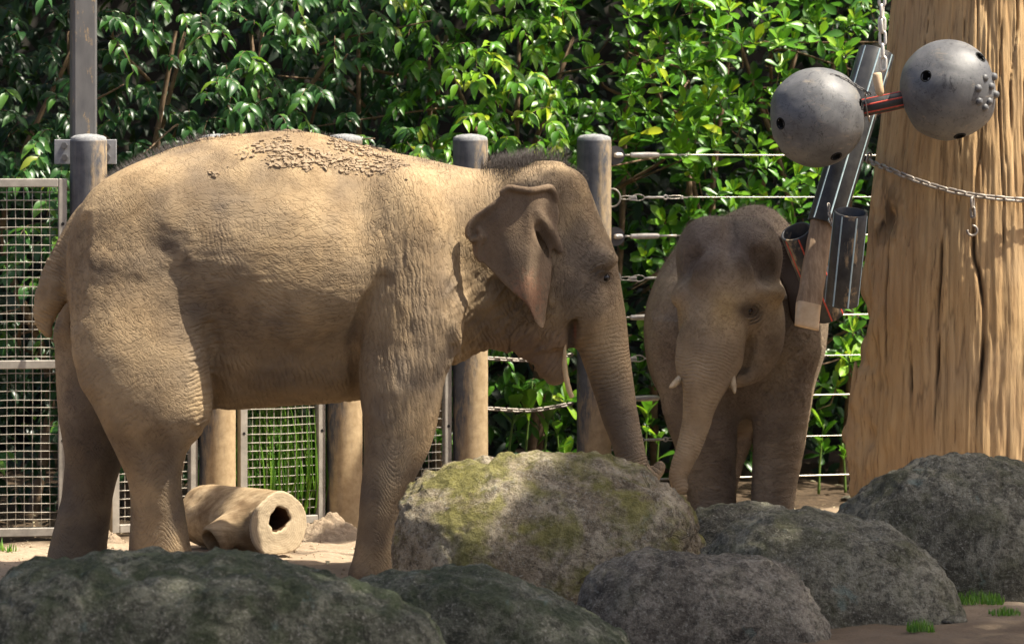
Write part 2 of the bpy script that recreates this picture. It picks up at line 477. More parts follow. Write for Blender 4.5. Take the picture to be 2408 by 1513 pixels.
def m_log():
    m, nt, b = new_mat('bleached log wood')
    c = coord(nt); cs = coord(nt, (.12, 1, 1))
    n1 = noise(nt, cs, 22, 6, .66); n3 = noise(nt, c, 5, 5, .6)
    col = ramp(nt, n1, [(.3, (.20, .135, .072)), (.6, (.37, .275, .165)), (.8, (.46, .365, .24))])
    col = mixc(nt, ramp(nt, n3, [(.47, 0.0), (.60, .85)]), col, (.15, .095, .05))
    en = nd(nt, 'Attribute', attribute_name='endf')
    rg_ = math_(nt, 'ADD', math_(nt, 'MULTIPLY', nd(nt, 'Attribute', attribute_name='rad').outputs['Fac'], 520.0), math_(nt, 'MULTIPLY', n3, 6.0))
    ecol = mixc(nt, math_(nt, 'ADD', math_(nt, 'MULTIPLY', math_(nt, 'SINE', rg_), .18), .3), (.50, .405, .275), (.35, .255, .15))
    ecol = mixc(nt, ramp(nt, noise(nt, c, 26, 5, .7), [(.55, 0.0), (.75, .5)]), ecol, (.33, .24, .15))
    col = mixc(nt, en.outputs['Fac'], col, ecol)
    at = nd(nt, 'Attribute', attribute_name='hollow')
    col = mixc(nt, at.outputs['Fac'], col, (.075, .038, .018))
    setp(b, Base_Color=col, Roughness=.85, Specular_IOR_Level=.2)
    bump(nt, b, math_(nt, 'ADD', n1, n3), .7, .008)
    return m
def m_leaf(name, c_lo, c_mid, c_hi, obj_random=False, trans=.35, rough=.36):
    m, nt, b = new_mat(name)
    if obj_random: r = nt.nodes.new('ShaderNodeObjectInfo').outputs['Random']
    else: r = nd(nt, 'Attribute', attribute_name='rnd').outputs['Fac']
    col = ramp(nt, r, [(0.0, c_lo), (.5, c_mid), (.93, c_hi), (.985, (c_hi[0] * 1.5 + .05, c_hi[1] * 1.05, c_hi[2]))])
    geo = nt.nodes.new('ShaderNodeNewGeometry')
    col2 = mixc(nt, geo.outputs['Backfacing'], col, mixc(nt, .35, col, (.16, .22, .09)))
    setp(b, Base_Color=col2, Roughness=rough, Specular_IOR_Level=.5)
    tr = nd(nt, 'BsdfTranslucent', {0: mixc(nt, .5, col, (.15, .36, .015))})
    mx = nd(nt, 'MixShader', {0: trans, 1: b.outputs[0], 2: tr.outputs[0]})
    out = [n for n in nt.nodes if n.type == 'OUTPUT_MATERIAL'][0]
    nt.links.new(mx.outputs[0], out.inputs[0])
    return m
def m_ball():
    m, nt, b = new_mat('scuffed grey plastic')
    c = coord(nt)
    n1 = noise(nt, c, 5, 6, .65, .4); n2 = noise(nt, c, 22, 7, .8, 1.6)
    col = ramp(nt, n1, [(.30, (.06, .061, .065)), (.5, (.12, .12, .122)), (.72, (.19, .185, .172))])
    col = mixc(nt, ramp(nt, n2, [(.38, .85), (.46, 0.0)]), col, (.035, .035, .038))
    col = mixc(nt, ramp(nt, noise(nt, coord(nt, (1, 1, 3)), 9, 6, .7, .5), [(.58, 0.0), (.72, .5)]), col, (.34, .28, .20))
    setp(b, Base_Color=col, Roughness=ramp(nt, n2, [(.3, .44), (.7, .62)]), Specular_IOR_Level=.5)
    bump(nt, b, n2, .35, .003)
    return m
def m_skin(name, fine=1.0, rough=.82):
    m, nt, b = new_mat(name)
    tc = nt.nodes.new('ShaderNodeTexCoord').outputs['Object']
    wp = nd(nt, 'TexNoise', {'Vector': tc, 'Scale': 5.0, 'Detail': 3.0}).outputs[1]
    wv = nd(nt, 'VectorMath', {0: wp, 1: (.5, .5, .5)}, operation='SUBTRACT')
    wv = nd(nt, 'VectorMath', {0: wv.outputs[0], 3: .10}, operation='SCALE')
    pos = nd(nt, 'VectorMath', {0: tc, 1: wv.outputs[0]}, operation='ADD').outputs[0]
    at = nd(nt, 'Attribute', attribute_name='wts')
    wts = nd(nt, 'SeparateColor', {0: at.outputs['Color']})
    ringw = at.outputs['Alpha']
    def fam(scale, along, rot):
        """long broken creases running along one direction of the side plane"""
        mp = nd(nt, 'Mapping', {0: pos, 2: (0, rot, 0)})
        mp = nd(nt, 'Mapping', {0: mp.outputs[0], 3: (along, .6, 1.0)})
        n_ = nd(nt, 'TexNoise', {'Vector': mp.outputs[0], 'Scale': scale * fine, 'Detail': 2.0, 'Roughness': .6}).outputs[0]
        d_ = math_(nt, 'ABSOLUTE', math_(nt, 'SUBTRACT', n_, .5))
        return ramp(nt, d_, [(0.0, 0.0), (.022, .7), (.07, 1.0)])
    def two(a, b, wa=.6):
        return math_(nt, 'ADD', math_(nt, 'MULTIPLY', a, wa), math_(nt, 'MULTIPLY', b, 1 - wa))
    H = two(fam(40, .20, .16), fam(34, .30, -.55)); Vv = two(fam(40, .20, PI / 2 + .12), fam(30, .30, PI / 2 - .65)); Nn = two(fam(42, .30, .75), fam(42, .30, -.75), .5)
    tr = nd(nt, 'Attribute', attribute_name='tr').outputs['Fac']
    rn = noise(nt, tc, 8, 4, .65)
    ph = math_(nt, 'ADD', math_(nt, 'MULTIPLY', tr, 2 * PI / .021 * fine), math_(nt, 'MULTIPLY', rn, 20.0))
    ring = math_(nt, 'POWER', math_(nt, 'ADD', math_(nt, 'MULTIPLY', math_(nt, 'SINE', ph), .5), .5), .45)
    msk = ramp(nt, noise(nt, tc, 6.5, 3, .6), [(.38, .12), (.60, 1.0)])
    ring = math_(nt, 'ADD', math_(nt, 'MULTIPLY', ring, msk), math_(nt, 'SUBTRACT', 1.0, msk))
    def lay(acc, w_, x):
        y = math_(nt, 'MULTIPLY', w_, x)
        return y if acc is None else math_(nt, 'ADD', acc, y)
    hgt = lay(None, wts.outputs[0], H); hgt = lay(hgt, wts.outputs[1], Vv); hgt = lay(hgt, wts.outputs[2], Nn); hgt = lay(hgt, ringw, ring)
    # fine grain of the hide
    v2 = noise(nt, pos, 110 * fine, 3, .65)
    hh = math_(nt, 'ADD', hgt, math_(nt, 'MULTIPLY', v2, .25))
    big = noise(nt, pos, 7, 4, .6)
    hh = math_(nt, 'ADD', hh, math_(nt, 'MULTIPLY', big, 1.2))
    col = nd(nt, 'Attribute', attribute_name='col').outputs['Color']
    col = mixc(nt, ramp(nt, noise(nt, tc, 3.3, 6, .65, .5), [(.36, .8), (.62, 0.0)]), col, mixc(nt, 1.0, col, (.62, .58, .55), 'MULTIPLY'))
    col = mixc(nt, ramp(nt, noise(nt, tc, 19, 6, .7), [(.50, 0.0), (.72, .4)]), col, mixc(nt, 1.0, col, (1.22, 1.2, 1.15), 'MULTIPLY'))
    col = mixc(nt, ramp(nt, hgt, [(.15, .6), (.75, 0.0)]), col, mixc(nt, 1.0, col, (.46, .41, .37), 'MULTIPLY'))  # darker creases: shade painted along the wrinkle lines
    setp(b, Base_Color=col, Roughness=rough, Specular_IOR_Level=.22)
    amp = nd(nt, 'Attribute', attribute_name='amp').outputs['Fac']
    n = nd(nt, 'Bump', {'Height': hh, 'Strength': amp, 'Distance': .0065})
    nt.links.new(n.outputs[0], b.inputs['Normal'])
    return m

M = {}
M['sand'] = m_sand()
M['rock_grey'] = m_rock('grey lichened granite', (.31, .29, .215), (.125, .115, .082), (.10, .105, .035), .28, .5)
M['rock_dark'] = m_rock('dark greenish rock', (.225, .222, .158), (.085, .088, .06), (.055, .075, .03), .45, .4)  # darker, greener base colour than the other boulders
M['rock_moss'] = m_rock('mossy tan rock', (.50, .42, .29), (.22, .165, .10), (.24, .225, .045), .46, .25)
M['rock_brown'] = m_rock('brown grey granite', (.33, .29, .225), (.13, .11, .082), (.10, .105, .035), .16, .3)
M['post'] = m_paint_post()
M['cap'] = m_simple('weathered cement cap', (.15, .155, .16), (.30, .30, .295), .9, 0, 40, .006)
M['steel'] = m_simple('dusty galvanised steel', (.26, .235, .19), (.40, .365, .31), .55, .35, 18, .001)
M['steel_frame'] = m_simple('dusty grey frame steel', (.23, .21, .18), (.37, .335, .285), .7, .1, 14, .001)
def m_pole():
    m, nt, b = new_mat('grey pole with rubbed-on ochre dirt')
    c = coord(nt, (1, 1, .35)); n = noise(nt, c, 9, 5, .6); k = noise(nt, c, 16, 7, .72)
    f = ramp(nt, k, [(.57, 0.0), (.63, .8)])
    setp(b, Base_Color=mixc(nt, f, ramp(nt, n, [(.3, (.085, .083, .085)), (.7, (.155, .15, .145))]), (.36, .25, .13)), Roughness=.6, Metallic=.1, Specular_IOR_Level=.4)
    bump(nt, b, k, .3, .003)
    return m
M['pole'] = m_pole()
M['plate'] = m_simple('grey zinc plate', (.20, .20, .21), (.34, .34, .34), .6, .2, 12, .001)
M['cable'] = m_simple('stainless cable', (.45, .41, .33), (.60, .56, .48), .4, .5, 60, 0)
M['bright'] = m_simple('bright cast steel', (.55, .51, .44), (.75, .71, .64), .4, .35, 30, .001)
M['chain'] = m_simple('rusty grey chain steel', (.20, .17, .14), (.36, .32, .28), .5, .5, 40, .001)
M['trunk'] = m_wood_trunk()
M['log'] = m_log()
M['ball'] = m_ball()
M['black'] = m_simple('dusty black pipe plastic', (.018, .019, .022), (.055, .055, .055), .42, 0, 16, .001)
def m_pipe():
    m, nt, b = new_mat('mud-smeared black pipe')
    c = coord(nt); n = noise(nt, c, 16, 5, .62); k = noise(nt, coord(nt, (1, 1, .45)), 7, 7, .7, .4)
    col = ramp(nt, n, [(.32, (.016, .017, .02)), (.68, (.052, .051, .05))])
    f = ramp(nt, k, [(.58, 0.0), (.64, .75), (.74, 1.0)])
    setp(b, Base_Color=mixc(nt, f, col, (.34, .245, .14)), Roughness=ramp(nt, f, [(0, .42), (1, .95)]), Specular_IOR_Level=.4)
    bump(nt, b, math_(nt, 'ADD', f, math_(nt, 'MULTIPLY', n, .3)), .5, .005)
    return m
M['pipe'] = m_pipe()
M['stripe_blue'] = m_simple('pale blue stripe', (.30, .42, .46), (.45, .56, .58), .5, 0, 30, 0)
M['stripe_red'] = m_simple('red stripe', (.40, .045, .03), (.55, .08, .05), .5, 0, 30, 0)
M['plank'] = m_simple('worn timber', (.19, .12, .07), (.36, .25, .155), .85, 0, 9, .006, (6, 6, .5))
M['cutwood'] = m_simple('fresh cut wood', (.48, .33, .19), (.62, .46, .29), .8, 0, 14, .003)
M['hole'] = m_simple('dark hole', (.004, .004, .004), (.008, .008, .008), .9, 0, 5, 0)  # near-black stands in for shade inside holes; some are flat discs
M['ivory'] = m_simple('stained ivory', (.36, .275, .165), (.52, .43, .30), .5, 0, 22, .001)
M['stick'] = m_simple('peeled stick', (.45, .30, .14), (.62, .45, .25), .7, 0, 26, .002)
M['eye'] = m_simple('wet dark eye', (.008, .005, .004), (.015, .01, .008), .12, 0, 5, 0)
M['hair'] = m_simple('dark bristle hair', (.035, .026, .022), (.06, .048, .04), .6, 0, 5, 0)
M['hair_pale'] = m_simple('dusty reddish hair', (.10, .065, .055), (.16, .11, .09), .6, 0, 5, 0)
M['mud'] = m_simple('dry mud crumbs', (.23, .165, .10), (.34, .255, .165), .95, 0, 30, .002)
M['bark'] = m_simple('brown twig bark', (.10, .06, .035), (.22, .15, .09), .85, 0, 20, .003)
M['soil'] = m_simple('gap-dark backing bank', (.006, .006, .004), (.018, .015, .009), .95, 0, 7, .01)  # near-black colour carries the shade of the hedge gaps
M['leafA'] = m_leaf('dark glossy leaf', (.012, .042, .014), (.04, .125, .028), (.13, .27, .03))  # low end of the ramp darkened for shade inside the hedge
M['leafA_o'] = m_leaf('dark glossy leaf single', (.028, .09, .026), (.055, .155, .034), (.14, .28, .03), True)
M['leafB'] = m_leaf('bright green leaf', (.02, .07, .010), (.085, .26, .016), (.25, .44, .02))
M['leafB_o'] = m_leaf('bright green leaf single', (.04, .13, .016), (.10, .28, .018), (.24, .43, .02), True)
M['leafC'] = m_leaf('shade-painted leaf', (.005, .016, .006), (.009, .028, .009), (.02, .055, .012), trans=.15, rough=.6)  # near-black green carries the shade between the hedge leaves
M['grass'] = m_leaf('lush grass', (.05, .14, .015), (.09, .23, .02), (.20, .36, .03), rough=.5)
M['dryleaf'] = m_simple('dry fallen leaf', (.30, .24, .12), (.55, .50, .34), .7, 0, 30, 0)
M['skin_big'] = m_skin('dusty wrinkled elephant skin')
M['skin_young'] = m_skin('dark wrinkled elephant skin', 1.15)
# ------------------------------------------------------------------ ground
def axis_pts(lo, hi, step, far_lo, far_hi):
    a = np.arange(lo, hi + step / 2, step)
    b = lo - np.cumsum(step * 1.25 ** np.arange(60)); b = b[b > far_lo]
    c = hi + np.cumsum(step * 1.25 ** np.arange(60)); c = c[c < far_hi]
    return np.concatenate([[far_lo], b[::-1], a, c, [far_hi]])
# fence line: distance of the fence for a given bearing
FX = [-2.9, -2.297, -1.624, -.940, -.237, .475, 2.2, 4.2]
FY = [22.80, 23.14, 23.54, 23.93, 24.30, 24.70, 25.32, 26.0]
def fence_y(x): return np.interp(x, FX, FY)
def ground_z(x, y):
    p = np.stack([x, y, np.zeros_like(x)], -1)
    z = fbm(p * 1.4, 4, 3) * .04 + fbm(p * 6, 3, 9) * .020 + fbm(p * 17, 2, 19) * .006
    beh = sstep(.15, .9, y - fence_y(x))
    z = z + beh * .05
    fg = sstep(17.6, 15.5, y); z = z - .10 * fg
    return z - .012
gx = axis_pts(-4.2, 4.2, .045, -70, 70); gy = axis_pts(16.5, 26.5, .045, -20, 120)
GX, GY = np.meshgrid(gx, gy, indexing='ij')
gv = np.stack([GX, GY, ground_z(GX, GY)], -1).reshape(-1, 3)
nx_, ny_ = len(gx), len(gy)
ii = np.arange(nx_ * ny_).reshape(nx_, ny_)
gq = np.stack([ii[:-1, :-1], ii[1:, :-1], ii[1:, 1:], ii[:-1, 1:]], -1).reshape(-1, 4)
me = mesh_np('ground', gv, gq)
soil = sstep(-.25, .15, (gv[:, 1] - fence_y(gv[:, 0])) + .25 * fbm(gv * 2.2, 3, 5))
soil = np.maximum(soil, .75 * sstep(20.4, 19.2, gv[:, 1] + .4 * fbm(gv * 1.7, 3, 8)))
set_f(me, 'soil', soil)
tag(link('ground', me, M['sand']), kind='structure')

# added bank behind the hedge, near-black to paint the shade in its gaps
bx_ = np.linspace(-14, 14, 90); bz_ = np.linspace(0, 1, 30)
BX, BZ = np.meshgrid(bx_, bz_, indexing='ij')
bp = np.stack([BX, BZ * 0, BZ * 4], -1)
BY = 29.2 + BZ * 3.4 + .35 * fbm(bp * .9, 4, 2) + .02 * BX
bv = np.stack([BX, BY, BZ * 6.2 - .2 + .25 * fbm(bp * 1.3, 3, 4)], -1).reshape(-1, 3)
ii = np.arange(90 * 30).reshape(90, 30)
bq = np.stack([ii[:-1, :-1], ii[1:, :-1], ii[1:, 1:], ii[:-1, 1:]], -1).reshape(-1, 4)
tag(link('backing_bank', mesh_np('backing_bank', bv, bq), M['soil']), kind='structure')

# ------------------------------------------------------------------ fence posts
POSTX = [(208, 23.14), (511.5, 23.54), (810, 23.93), (1106, 24.30), (1397, 24.70)]
POST_LABEL = ['grey steel post with a square pole and bolted plate behind it', 'grey steel post behind the rump of the large elephant',
              'grey steel post behind the shoulder hump of the large elephant', 'worn grey post behind the neck of the large elephant, chains on its right',
              'worn grey post behind the forehead of the large elephant, wire fittings on its right']
POSTS = []
for (px, D), lb in zip(POSTX, POST_LABEL):
    p = P(px, 317.5, D)
    e = empty('fence_post', (p[0], p[1], 0))
    r = .1
    mb = MB(); mb.lathe([(r * 1.0, -.1)] + [(r * (1 + .006 * math.sin(k * 2.1 + px)), k * .12) for k in range(18)] + [(r, 2.165), (r * .985, 2.172), (r * .9, 2.172)], 48)
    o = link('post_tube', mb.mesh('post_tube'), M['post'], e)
    mb = MB(); prof = [(r * .985, 2.170), (r * .96, 2.186), (r * .8, 2.196), (r * .5, 2.203), (.001, 2.206)]
    mb.lathe(prof, 40); v = np.concatenate(mb.v); v[:, 2] += fbm(v * 40, 3, 2) * .006 * (v[:, 2] > 2.18); mb.v = [v]
    link('cement_cap', mb.mesh('cement_cap'), M['cap'], e)
    tag(e, lb, 'post', 'fence posts'); POSTS.append(e)

# square pole behind the first post, with its bracket
p = P(196, 317.5, 23.42); pe = empty('square_pole', (p[0], p[1], 0), math.radians(14))
mb = MB(); mb.box((0, 0, 2.4), (.135, .135, 5.0), bev=.014)
link('pole_shaft', mb.mesh('pole_shaft', False), M['pole'], pe)
tag(pe, 'tall square grey steel pole rising behind the left gate post', 'pole')
pb = P(201, 357, 23.29); be = empty('bracket_plate', (pb[0], pb[1], pb[2]))
mb = MB(); mb.box((0, 0, 0), (.34, .012, .135), bev=.003); link('plate', mb.mesh('plate', False), M['plate'], be)
for bx, bz in ((-.115, .035), (-.112, -.03), (.12, .03), (.12, -.03)):
    mb = MB(); mb.lathe([(.001, .0), (.018, .0), (.018, .016), (.001, .016)], 6, place(frame((0, -1, 0)), (bx, -.006, bz)))
    link('bolt', mb.mesh('bolt', False), M['pole'], be)
tag(be, 'flat grey steel bracket plate with bolts across the left gate post', 'bracket')

# ------------------------------------------------------------------ weld-mesh panels
def mesh_panel(xa, xb, top, label, mid=True):
    """xa, xb: world x of the outer edges; the panel follows the fence line"""
    pa, pb_ = np.array([xa, fence_y(xa) + .01]), np.array([xb, fence_y(xb) + .01])
    L = np.linalg.norm(pb_ - pa); rz = math.atan2(pb_[1] - pa[1], pb_[0] - pa[0])
    e = empty('mesh_panel', (pa[0], pa[1], 0), rz)
    fw = .046
    def bar(name, c, s_):
        mb = MB(); mb.box(c, s_, bev=.004); return link(name, mb.mesh(name, False), M['steel_frame'], e)
    z0 = .035
    for x in (fw / 2, L - fw / 2):
        o = bar('stile', (x, 0, (top + z0) / 2), (fw, .04, top - z0))
        for hz in (.55, 1.1, 1.72):
            mb = MB(); mb.lathe([(.001, 0), (.009, 0), (.009, .002), (.001, .002)], 10, place(frame((0, -1, 0)), (x, -.0195, hz)))
            link('bolt_hole', mb.mesh('bolt_hole', False), M['hole'], o)
    bar('top_rail', (L / 2, 0, top - fw / 2), (L - 2 * fw - .002, .04, fw))
    bar('bottom_rail', (L / 2, 0, z0 + fw / 2), (L - 2 * fw - .002, .04, fw))
    if mid: bar('middle_rail', (L / 2, 0, .962), (L - 2 * fw - .002, .038, fw))
    gap = .0465; r = .0027
    hw = MB(); xs = np.linspace(fw, L - fw, 13)
    hw.tube(np.stack([xs, .002 * np.sin(xs * 23), .0016 * np.sin(xs * 17)], -1), r, 6); hm = hw.mesh('cross_wire'); hm.materials.append(M['steel'])
    zs = np.linspace(z0 + fw, top - fw, 25)
    vw = MB(); vw.tube(np.stack([.0014 * np.sin(zs * 9), 0 * zs + .0066, zs], -1), r, 6); vm = vw.mesh('upright_wire'); vm.materials.append(M['steel'])
    z = top - fw - .03
    while z > z0 + fw + .01:
        if not (mid and abs(z - .962) < .024):
            o = link('cross_wire', hm, None, e); o.location = (0, .001 * math.sin(z * 40), z + random.uniform(-.002, .002)); o.rotation_euler = (0, random.uniform(-.004, .004), 0)
        z -= gap
    n = int((L - 2 * fw) / gap)
    for i in range(1, n + 1):
        o = link('upright_wire', vm, None, e); o.location = (fw + (L - 2 * fw) * i / (n + 1) + random.uniform(-.001, .001), 0, 0)
    return tag(e, label, 'fence panel', 'weld-mesh fence panels')
PXX = [P(px, 317.5, D)[0] for px, D in POSTX]
TOPZ = 2.2 - (420 - 317.5) * 23.0 / FPX
mesh_panel(-3.85, PXX[0] - .112, TOPZ, 'steel mesh gate at the left edge, left of the first post', True)
mesh_panel(PXX[0] + .112, PXX[1] - .112, TOPZ, 'steel mesh panel seen between and behind the hind legs of the large elephant')
mesh_panel(PXX[1] + .112, PXX[2] - .112, TOPZ, 'steel mesh panel under the belly with tall green grass behind it', True)
mesh_panel(PXX[2] + .112, PXX[3] - .112, TOPZ, 'steel mesh panel showing as a narrow strip right of the foreleg of the large elephant', True)

# ------------------------------------------------------------------ chains
def link_mesh(name, L, Wd, r, n=18, m=7):
    """one oval link, long axis x, lying in the xz plane"""
    a = np.arange(n) * 2 * PI / n
    hl, hw = (L - Wd) / 2, Wd / 2 - r
    pts = np.stack([np.cos(a) * hw + np.sign(np.cos(a)) * hl, 0 * a, np.sin(a) * hw], -1)
    mb = MB(); mb.tube(pts, r, m, closed=True); me = mb.mesh(name); return me
def chain_along(root, pts, me, pitch, twist0=0.0):
    pts = catmull(pts, 200); seg = np.linalg.norm(np.diff(pts, axis=0), axis=1); s = np.concatenate([[0], np.cumsum(seg)])
    n = int(s[-1] / pitch)
    for i in range(n):
        t = (i + .5) * pitch
        c = np.array([np.interp(t, s, pts[:, k]) for k in range(3)])
        d = np.array([np.interp(min(t + .01, s[-1]), s, pts[:, k]) - np.interp(max(t - .01, 0), s, pts[:, k]) for k in range(3)])
        q = Vector((1, 0, 0)).rotation_difference(V(d).normalized())
        q = q @ Quaternion((1, 0, 0), (PI / 4 if i % 2 else -PI / 4) + twist0 + random.uniform(-.15, .15))
        o = link('link', me, None, root); o.location = V(local(root, c)); o.rotation_mode = 'QUATERNION'; o.rotation_quaternion = q
LM = link_mesh('chain_link', .056, .030, .0058); LM.materials.append(M['chain'])
for y0, ym, y1, lb in ((842, 846, 832, 'top chain strung between two posts behind the jaw of the large elephant'), (960, 964, 946, 'middle chain strung between two posts below the jaw of the large elephant'),
                       (1078, 1081, 1080, 'lowest chain strung between two posts just above the mossy boulder')):
    a, b_ = P(1146, y0, 24.32), P(1358, y1, 24.66); mpt = P(1250, ym, 24.48)
    e = empty('barrier_chain', a); chain_along(e, [a, mpt, b_], LM, .042)
    tag(e, lb, 'chain', 'chains between the posts')

# ------------------------------------------------------------------ tension wires at the right
WY = [365, 465, 556, 655, 747, 844, 938, 1036, 1130]
ORD = ['topmost', 'second highest', 'third highest', 'fourth highest', 'middle', 'fourth lowest', 'third lowest', 'second lowest', 'lowest']
for i, y in enumerate(WY):
    a = P(1440, y, 24.70); z = a[2]
    xb = 4.0; b_ = np.array([xb, fence_y(xb), z + .02])
    e = empty('tension_wire', a)
    dirv = (b_ - a) / np.linalg.norm(b_ - a)
    turn = i % 2 == 0
    def along(t, dz=0): return a + dirv * t + np.array([0, 0, dz])
    if turn:
        mb = MB(); mb.lathe([(.001, -.006), (.055, -.006), (.055, .006), (.001, .006)], 24, place(frame((0, 1, .0)), along(.018) + np.array([0, .014, 0]))); mb.build('lug_plate', M['pole'], e, False)
        mb = MB(); mb.tube([along(.012), along(.03), along(.05), along(.062), along(.068)], [.012, .017, .017, .013, .007], 10); o = mb.build('clevis', M['bright'], e)
        mb = MB(); mb.lathe([(.001, 0), (.011, 0), (.011, .008), (.001, .008)], 12, place(frame((0, -1, 0)), along(.026) + np.array([0, -.016, 0]))); mb.build('clevis_pin', M['bright'], e)
        mb = MB(); mb.tube([along(.07), along(.12)], .0065, 8); mb.build('threaded_rod', M['cable'], e)
        mb = MB(); mb.tube([along(.112), along(.118), along(.16), along(.20), along(.24), along(.282), along(.29)], [.011, .015, .0165, .0175, .0165, .015, .011], 12); mb.build('turnbuckle', M['bright'], e)
        mb = MB(); mb.tube([along(.288), along(.36), along(.40), along(.402)], [.007, .007, .0085, .005], 8); mb.build('cable_ferrule', M['cable'], e)
        st, r = .40, .0044
    else:
        an = np.linspace(0, 2 * PI, 28, endpoint=False)
        ringp = along(.0) + np.stack([np.cos(an) * .046, 0 * an, np.sin(an) * .052], -1); mb = MB(); mb.tube(ringp, .0055, 8, closed=True); mb.build('ring', M['steel'], e)
        def loop(t0, t1, hh):
            u = np.linspace(0, 2 * PI, 24, endpoint=False); c = (t0 + t1) / 2
            return np.array([along(c + (t1 - t0) / 2 * math.cos(x), hh * math.sin(x)) for x in u])
        mb = MB(); mb.tube(loop(.045, .13, .010), .0032, 6, closed=True); mb.build('wire_loop', M['cable'], e)
        mb = MB(); mb.box(along(.125, .004), (.05, .014, .014), bev=.002); mb.box(along(.13, -.012), (.045, .012, .010), bev=.002); mb.build('wire_clamp', M['bright'], e, False)
        mb = MB(); mb.tube(loop(.12, .20, .018), .003, 6, closed=True); mb.build('wire_loop', M['cable'], e)
        mb = MB(); mb.tube([along(.20), along(.215), along(.22), along(.30), along(.31), along(.325)], [.004, .006, .0075, .0075, .006, .004], 8); mb.build('turnbuckle', M['bright'], e)
        mb = MB(); mb.tube(loop(.318, .345, .011), .004, 6, closed=True); mb.build('eye_bolt', M['bright'], e)
        mb = MB(); mb.tube(loop(.335, .44, .009), .003, 6, closed=True); mb.tube([along(.43), along(.47, -.006)], .003, 6); mb.build('wire_loop', M['cable'], e)
        mb = MB(); mb.box(along(.435, -.002), (.014, .016, .022), bev=.003); mb.build('wire_clamp', M['bright'], e, False)
        st, r = .435, .0028
    n = 30; Lw = np.linalg.norm(b_ - a)
    t = np.linspace(st, Lw, n); pts = np.array([along(x) for x in t]); pts[:, 2] -= .012 * np.sin(np.linspace(0, PI, n))
    mb = MB(); mb.tube(pts, r, 6); mb.build('cable', M['cable'], e)
    tag(e, f'{ORD[i]} tension wire of the right-hand fence, with ' + ('a turnbuckle' if turn else 'a ring and loops'), 'wire', 'tension wires of the fence')
# the far end post that holds the wires, just outside the picture
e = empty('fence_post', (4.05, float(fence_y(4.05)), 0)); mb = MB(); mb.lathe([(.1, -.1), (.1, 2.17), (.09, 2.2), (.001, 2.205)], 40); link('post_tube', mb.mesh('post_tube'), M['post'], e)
tag(e, 'worn grey end post right of the big bare trunk', 'post', 'fence posts')
# ------------------------------------------------------------------ leaves
def leaf_tpl(kind, rows=5):
    """a curved, folded leaf of unit length along x; z is its upper side"""
    t = {5: [0, .22, .5, .8, 1], 7: [0, .08, .24, .45, .66, .86, 1]}[rows]; t = np.array(t)
    if kind == 'ovate': w_ = np.interp(t, [0, .08, .22, .42, .6, .8, .92, 1], [.015, .07, .17, .205, .185, .105, .05, .0])
    elif kind == 'obovate': w_ = np.interp(t, [0, .1, .3, .55, .75, .9, 1], [.02, .05, .13, .215, .225, .14, .0])
    elif kind == 'blade': w_ = np.interp(t, [0, .3, .7, 1], [.12, .16, .14, .0])
    else: w_ = np.interp(t, [0, .2, .5, .8, 1], [.02, .13, .16, .09, 0])
    dro = {'ovate': .24, 'obovate': -.10, 'blade': .12}.get(kind, .1)
    v = []
    for a, b in zip(t, w_):
        z = -dro * a * a + .06 * math.sin(a * 3.1)
        fo = .03 if kind == 'blade' else .42
        v += [[a, -b, z + fo * b], [a, 0, z], [a, b, z + fo * b]]
    q = [[3 * i + k, 3 * i + 3 + k, 3 * i + 4 + k, 3 * i + 1 + k] for i in range(rows - 1) for k in (0, 1)]
    return np.array(v), np.array(q)
def orient(u, n):
    u = u / np.linalg.norm(u, axis=1, keepdims=True)
    n = n - u * (u * n).sum(1, keepdims=True); n /= np.linalg.norm(n, axis=1, keepdims=True) + 1e-9
    return np.stack([u, np.cross(n, u), n], -1)          # columns x y z
class Leaves:
    def __init__(s): s.p = []; s.u = []; s.n = []; s.l = []; s.r = []
    def add(s, p, u, n, l, r):
        s.p.append(p); s.u.append(u); s.n.append(n); s.l.append(l); s.r.append(r)
    def arrays(s):
        return [np.concatenate(x) for x in (s.p, s.u, s.n, s.l, s.r)]
def leaves_mesh(name, tpl, p, R, l, r, offset):
    tv, tq = tpl; n, m = len(p), len(tv)
    v = np.einsum('nij,mj->nmi', R, tv) * l[:, None, None] + p[:, None, :] - np.asarray(offset)
    q = (tq[None] + (np.arange(n) * m)[:, None, None]).reshape(-1, 4)
    me = mesh_np(name, v.reshape(-1, 3), q); set_f(me, 'rnd', np.repeat(r, m)); return me
def unit(x): return x / (np.linalg.norm(x, axis=-1, keepdims=True) + 1e-9)
def rosette(L, c, axis, size, rng, k=None, tone=0.0):
    k = k or rng.integers(7, 11)
    ax = unit(axis); h = np.array([0, 0, 1.]) if abs(ax[2]) < .9 else np.array([1., 0, 0])
    e1 = unit(np.cross(ax, h)); e2 = np.cross(ax, e1)
    i = np.arange(k); az = i * 2.4 + rng.uniform(0, 6.28); el = np.radians(np.linspace(22, 100, k) + rng.normal(0, 9, k))
    per = np.cos(az)[:, None] * e1 + np.sin(az)[:, None] * e2
    u = np.cos(el)[:, None] * ax + np.sin(el)[:, None] * per + rng.normal(0, .08, (k, 3))
    n = np.sin(el)[:, None] * ax - np.cos(el)[:, None] * per + np.array([0, 0, .25]) + rng.normal(0, .12, (k, 3))
    p = c - ax * (np.linspace(0, .055, k)[:, None]) + per * .006
    l = size * rng.uniform(.65, 1.1, k) * np.interp(i, [0, k * .3, k], [.6, 1.0, 1.0])
    rr = np.clip(rng.normal(.50, .16, k) + tone + np.linspace(.28, -.14, k), .0, .97)
    L.add(p, u, n, l, rr)
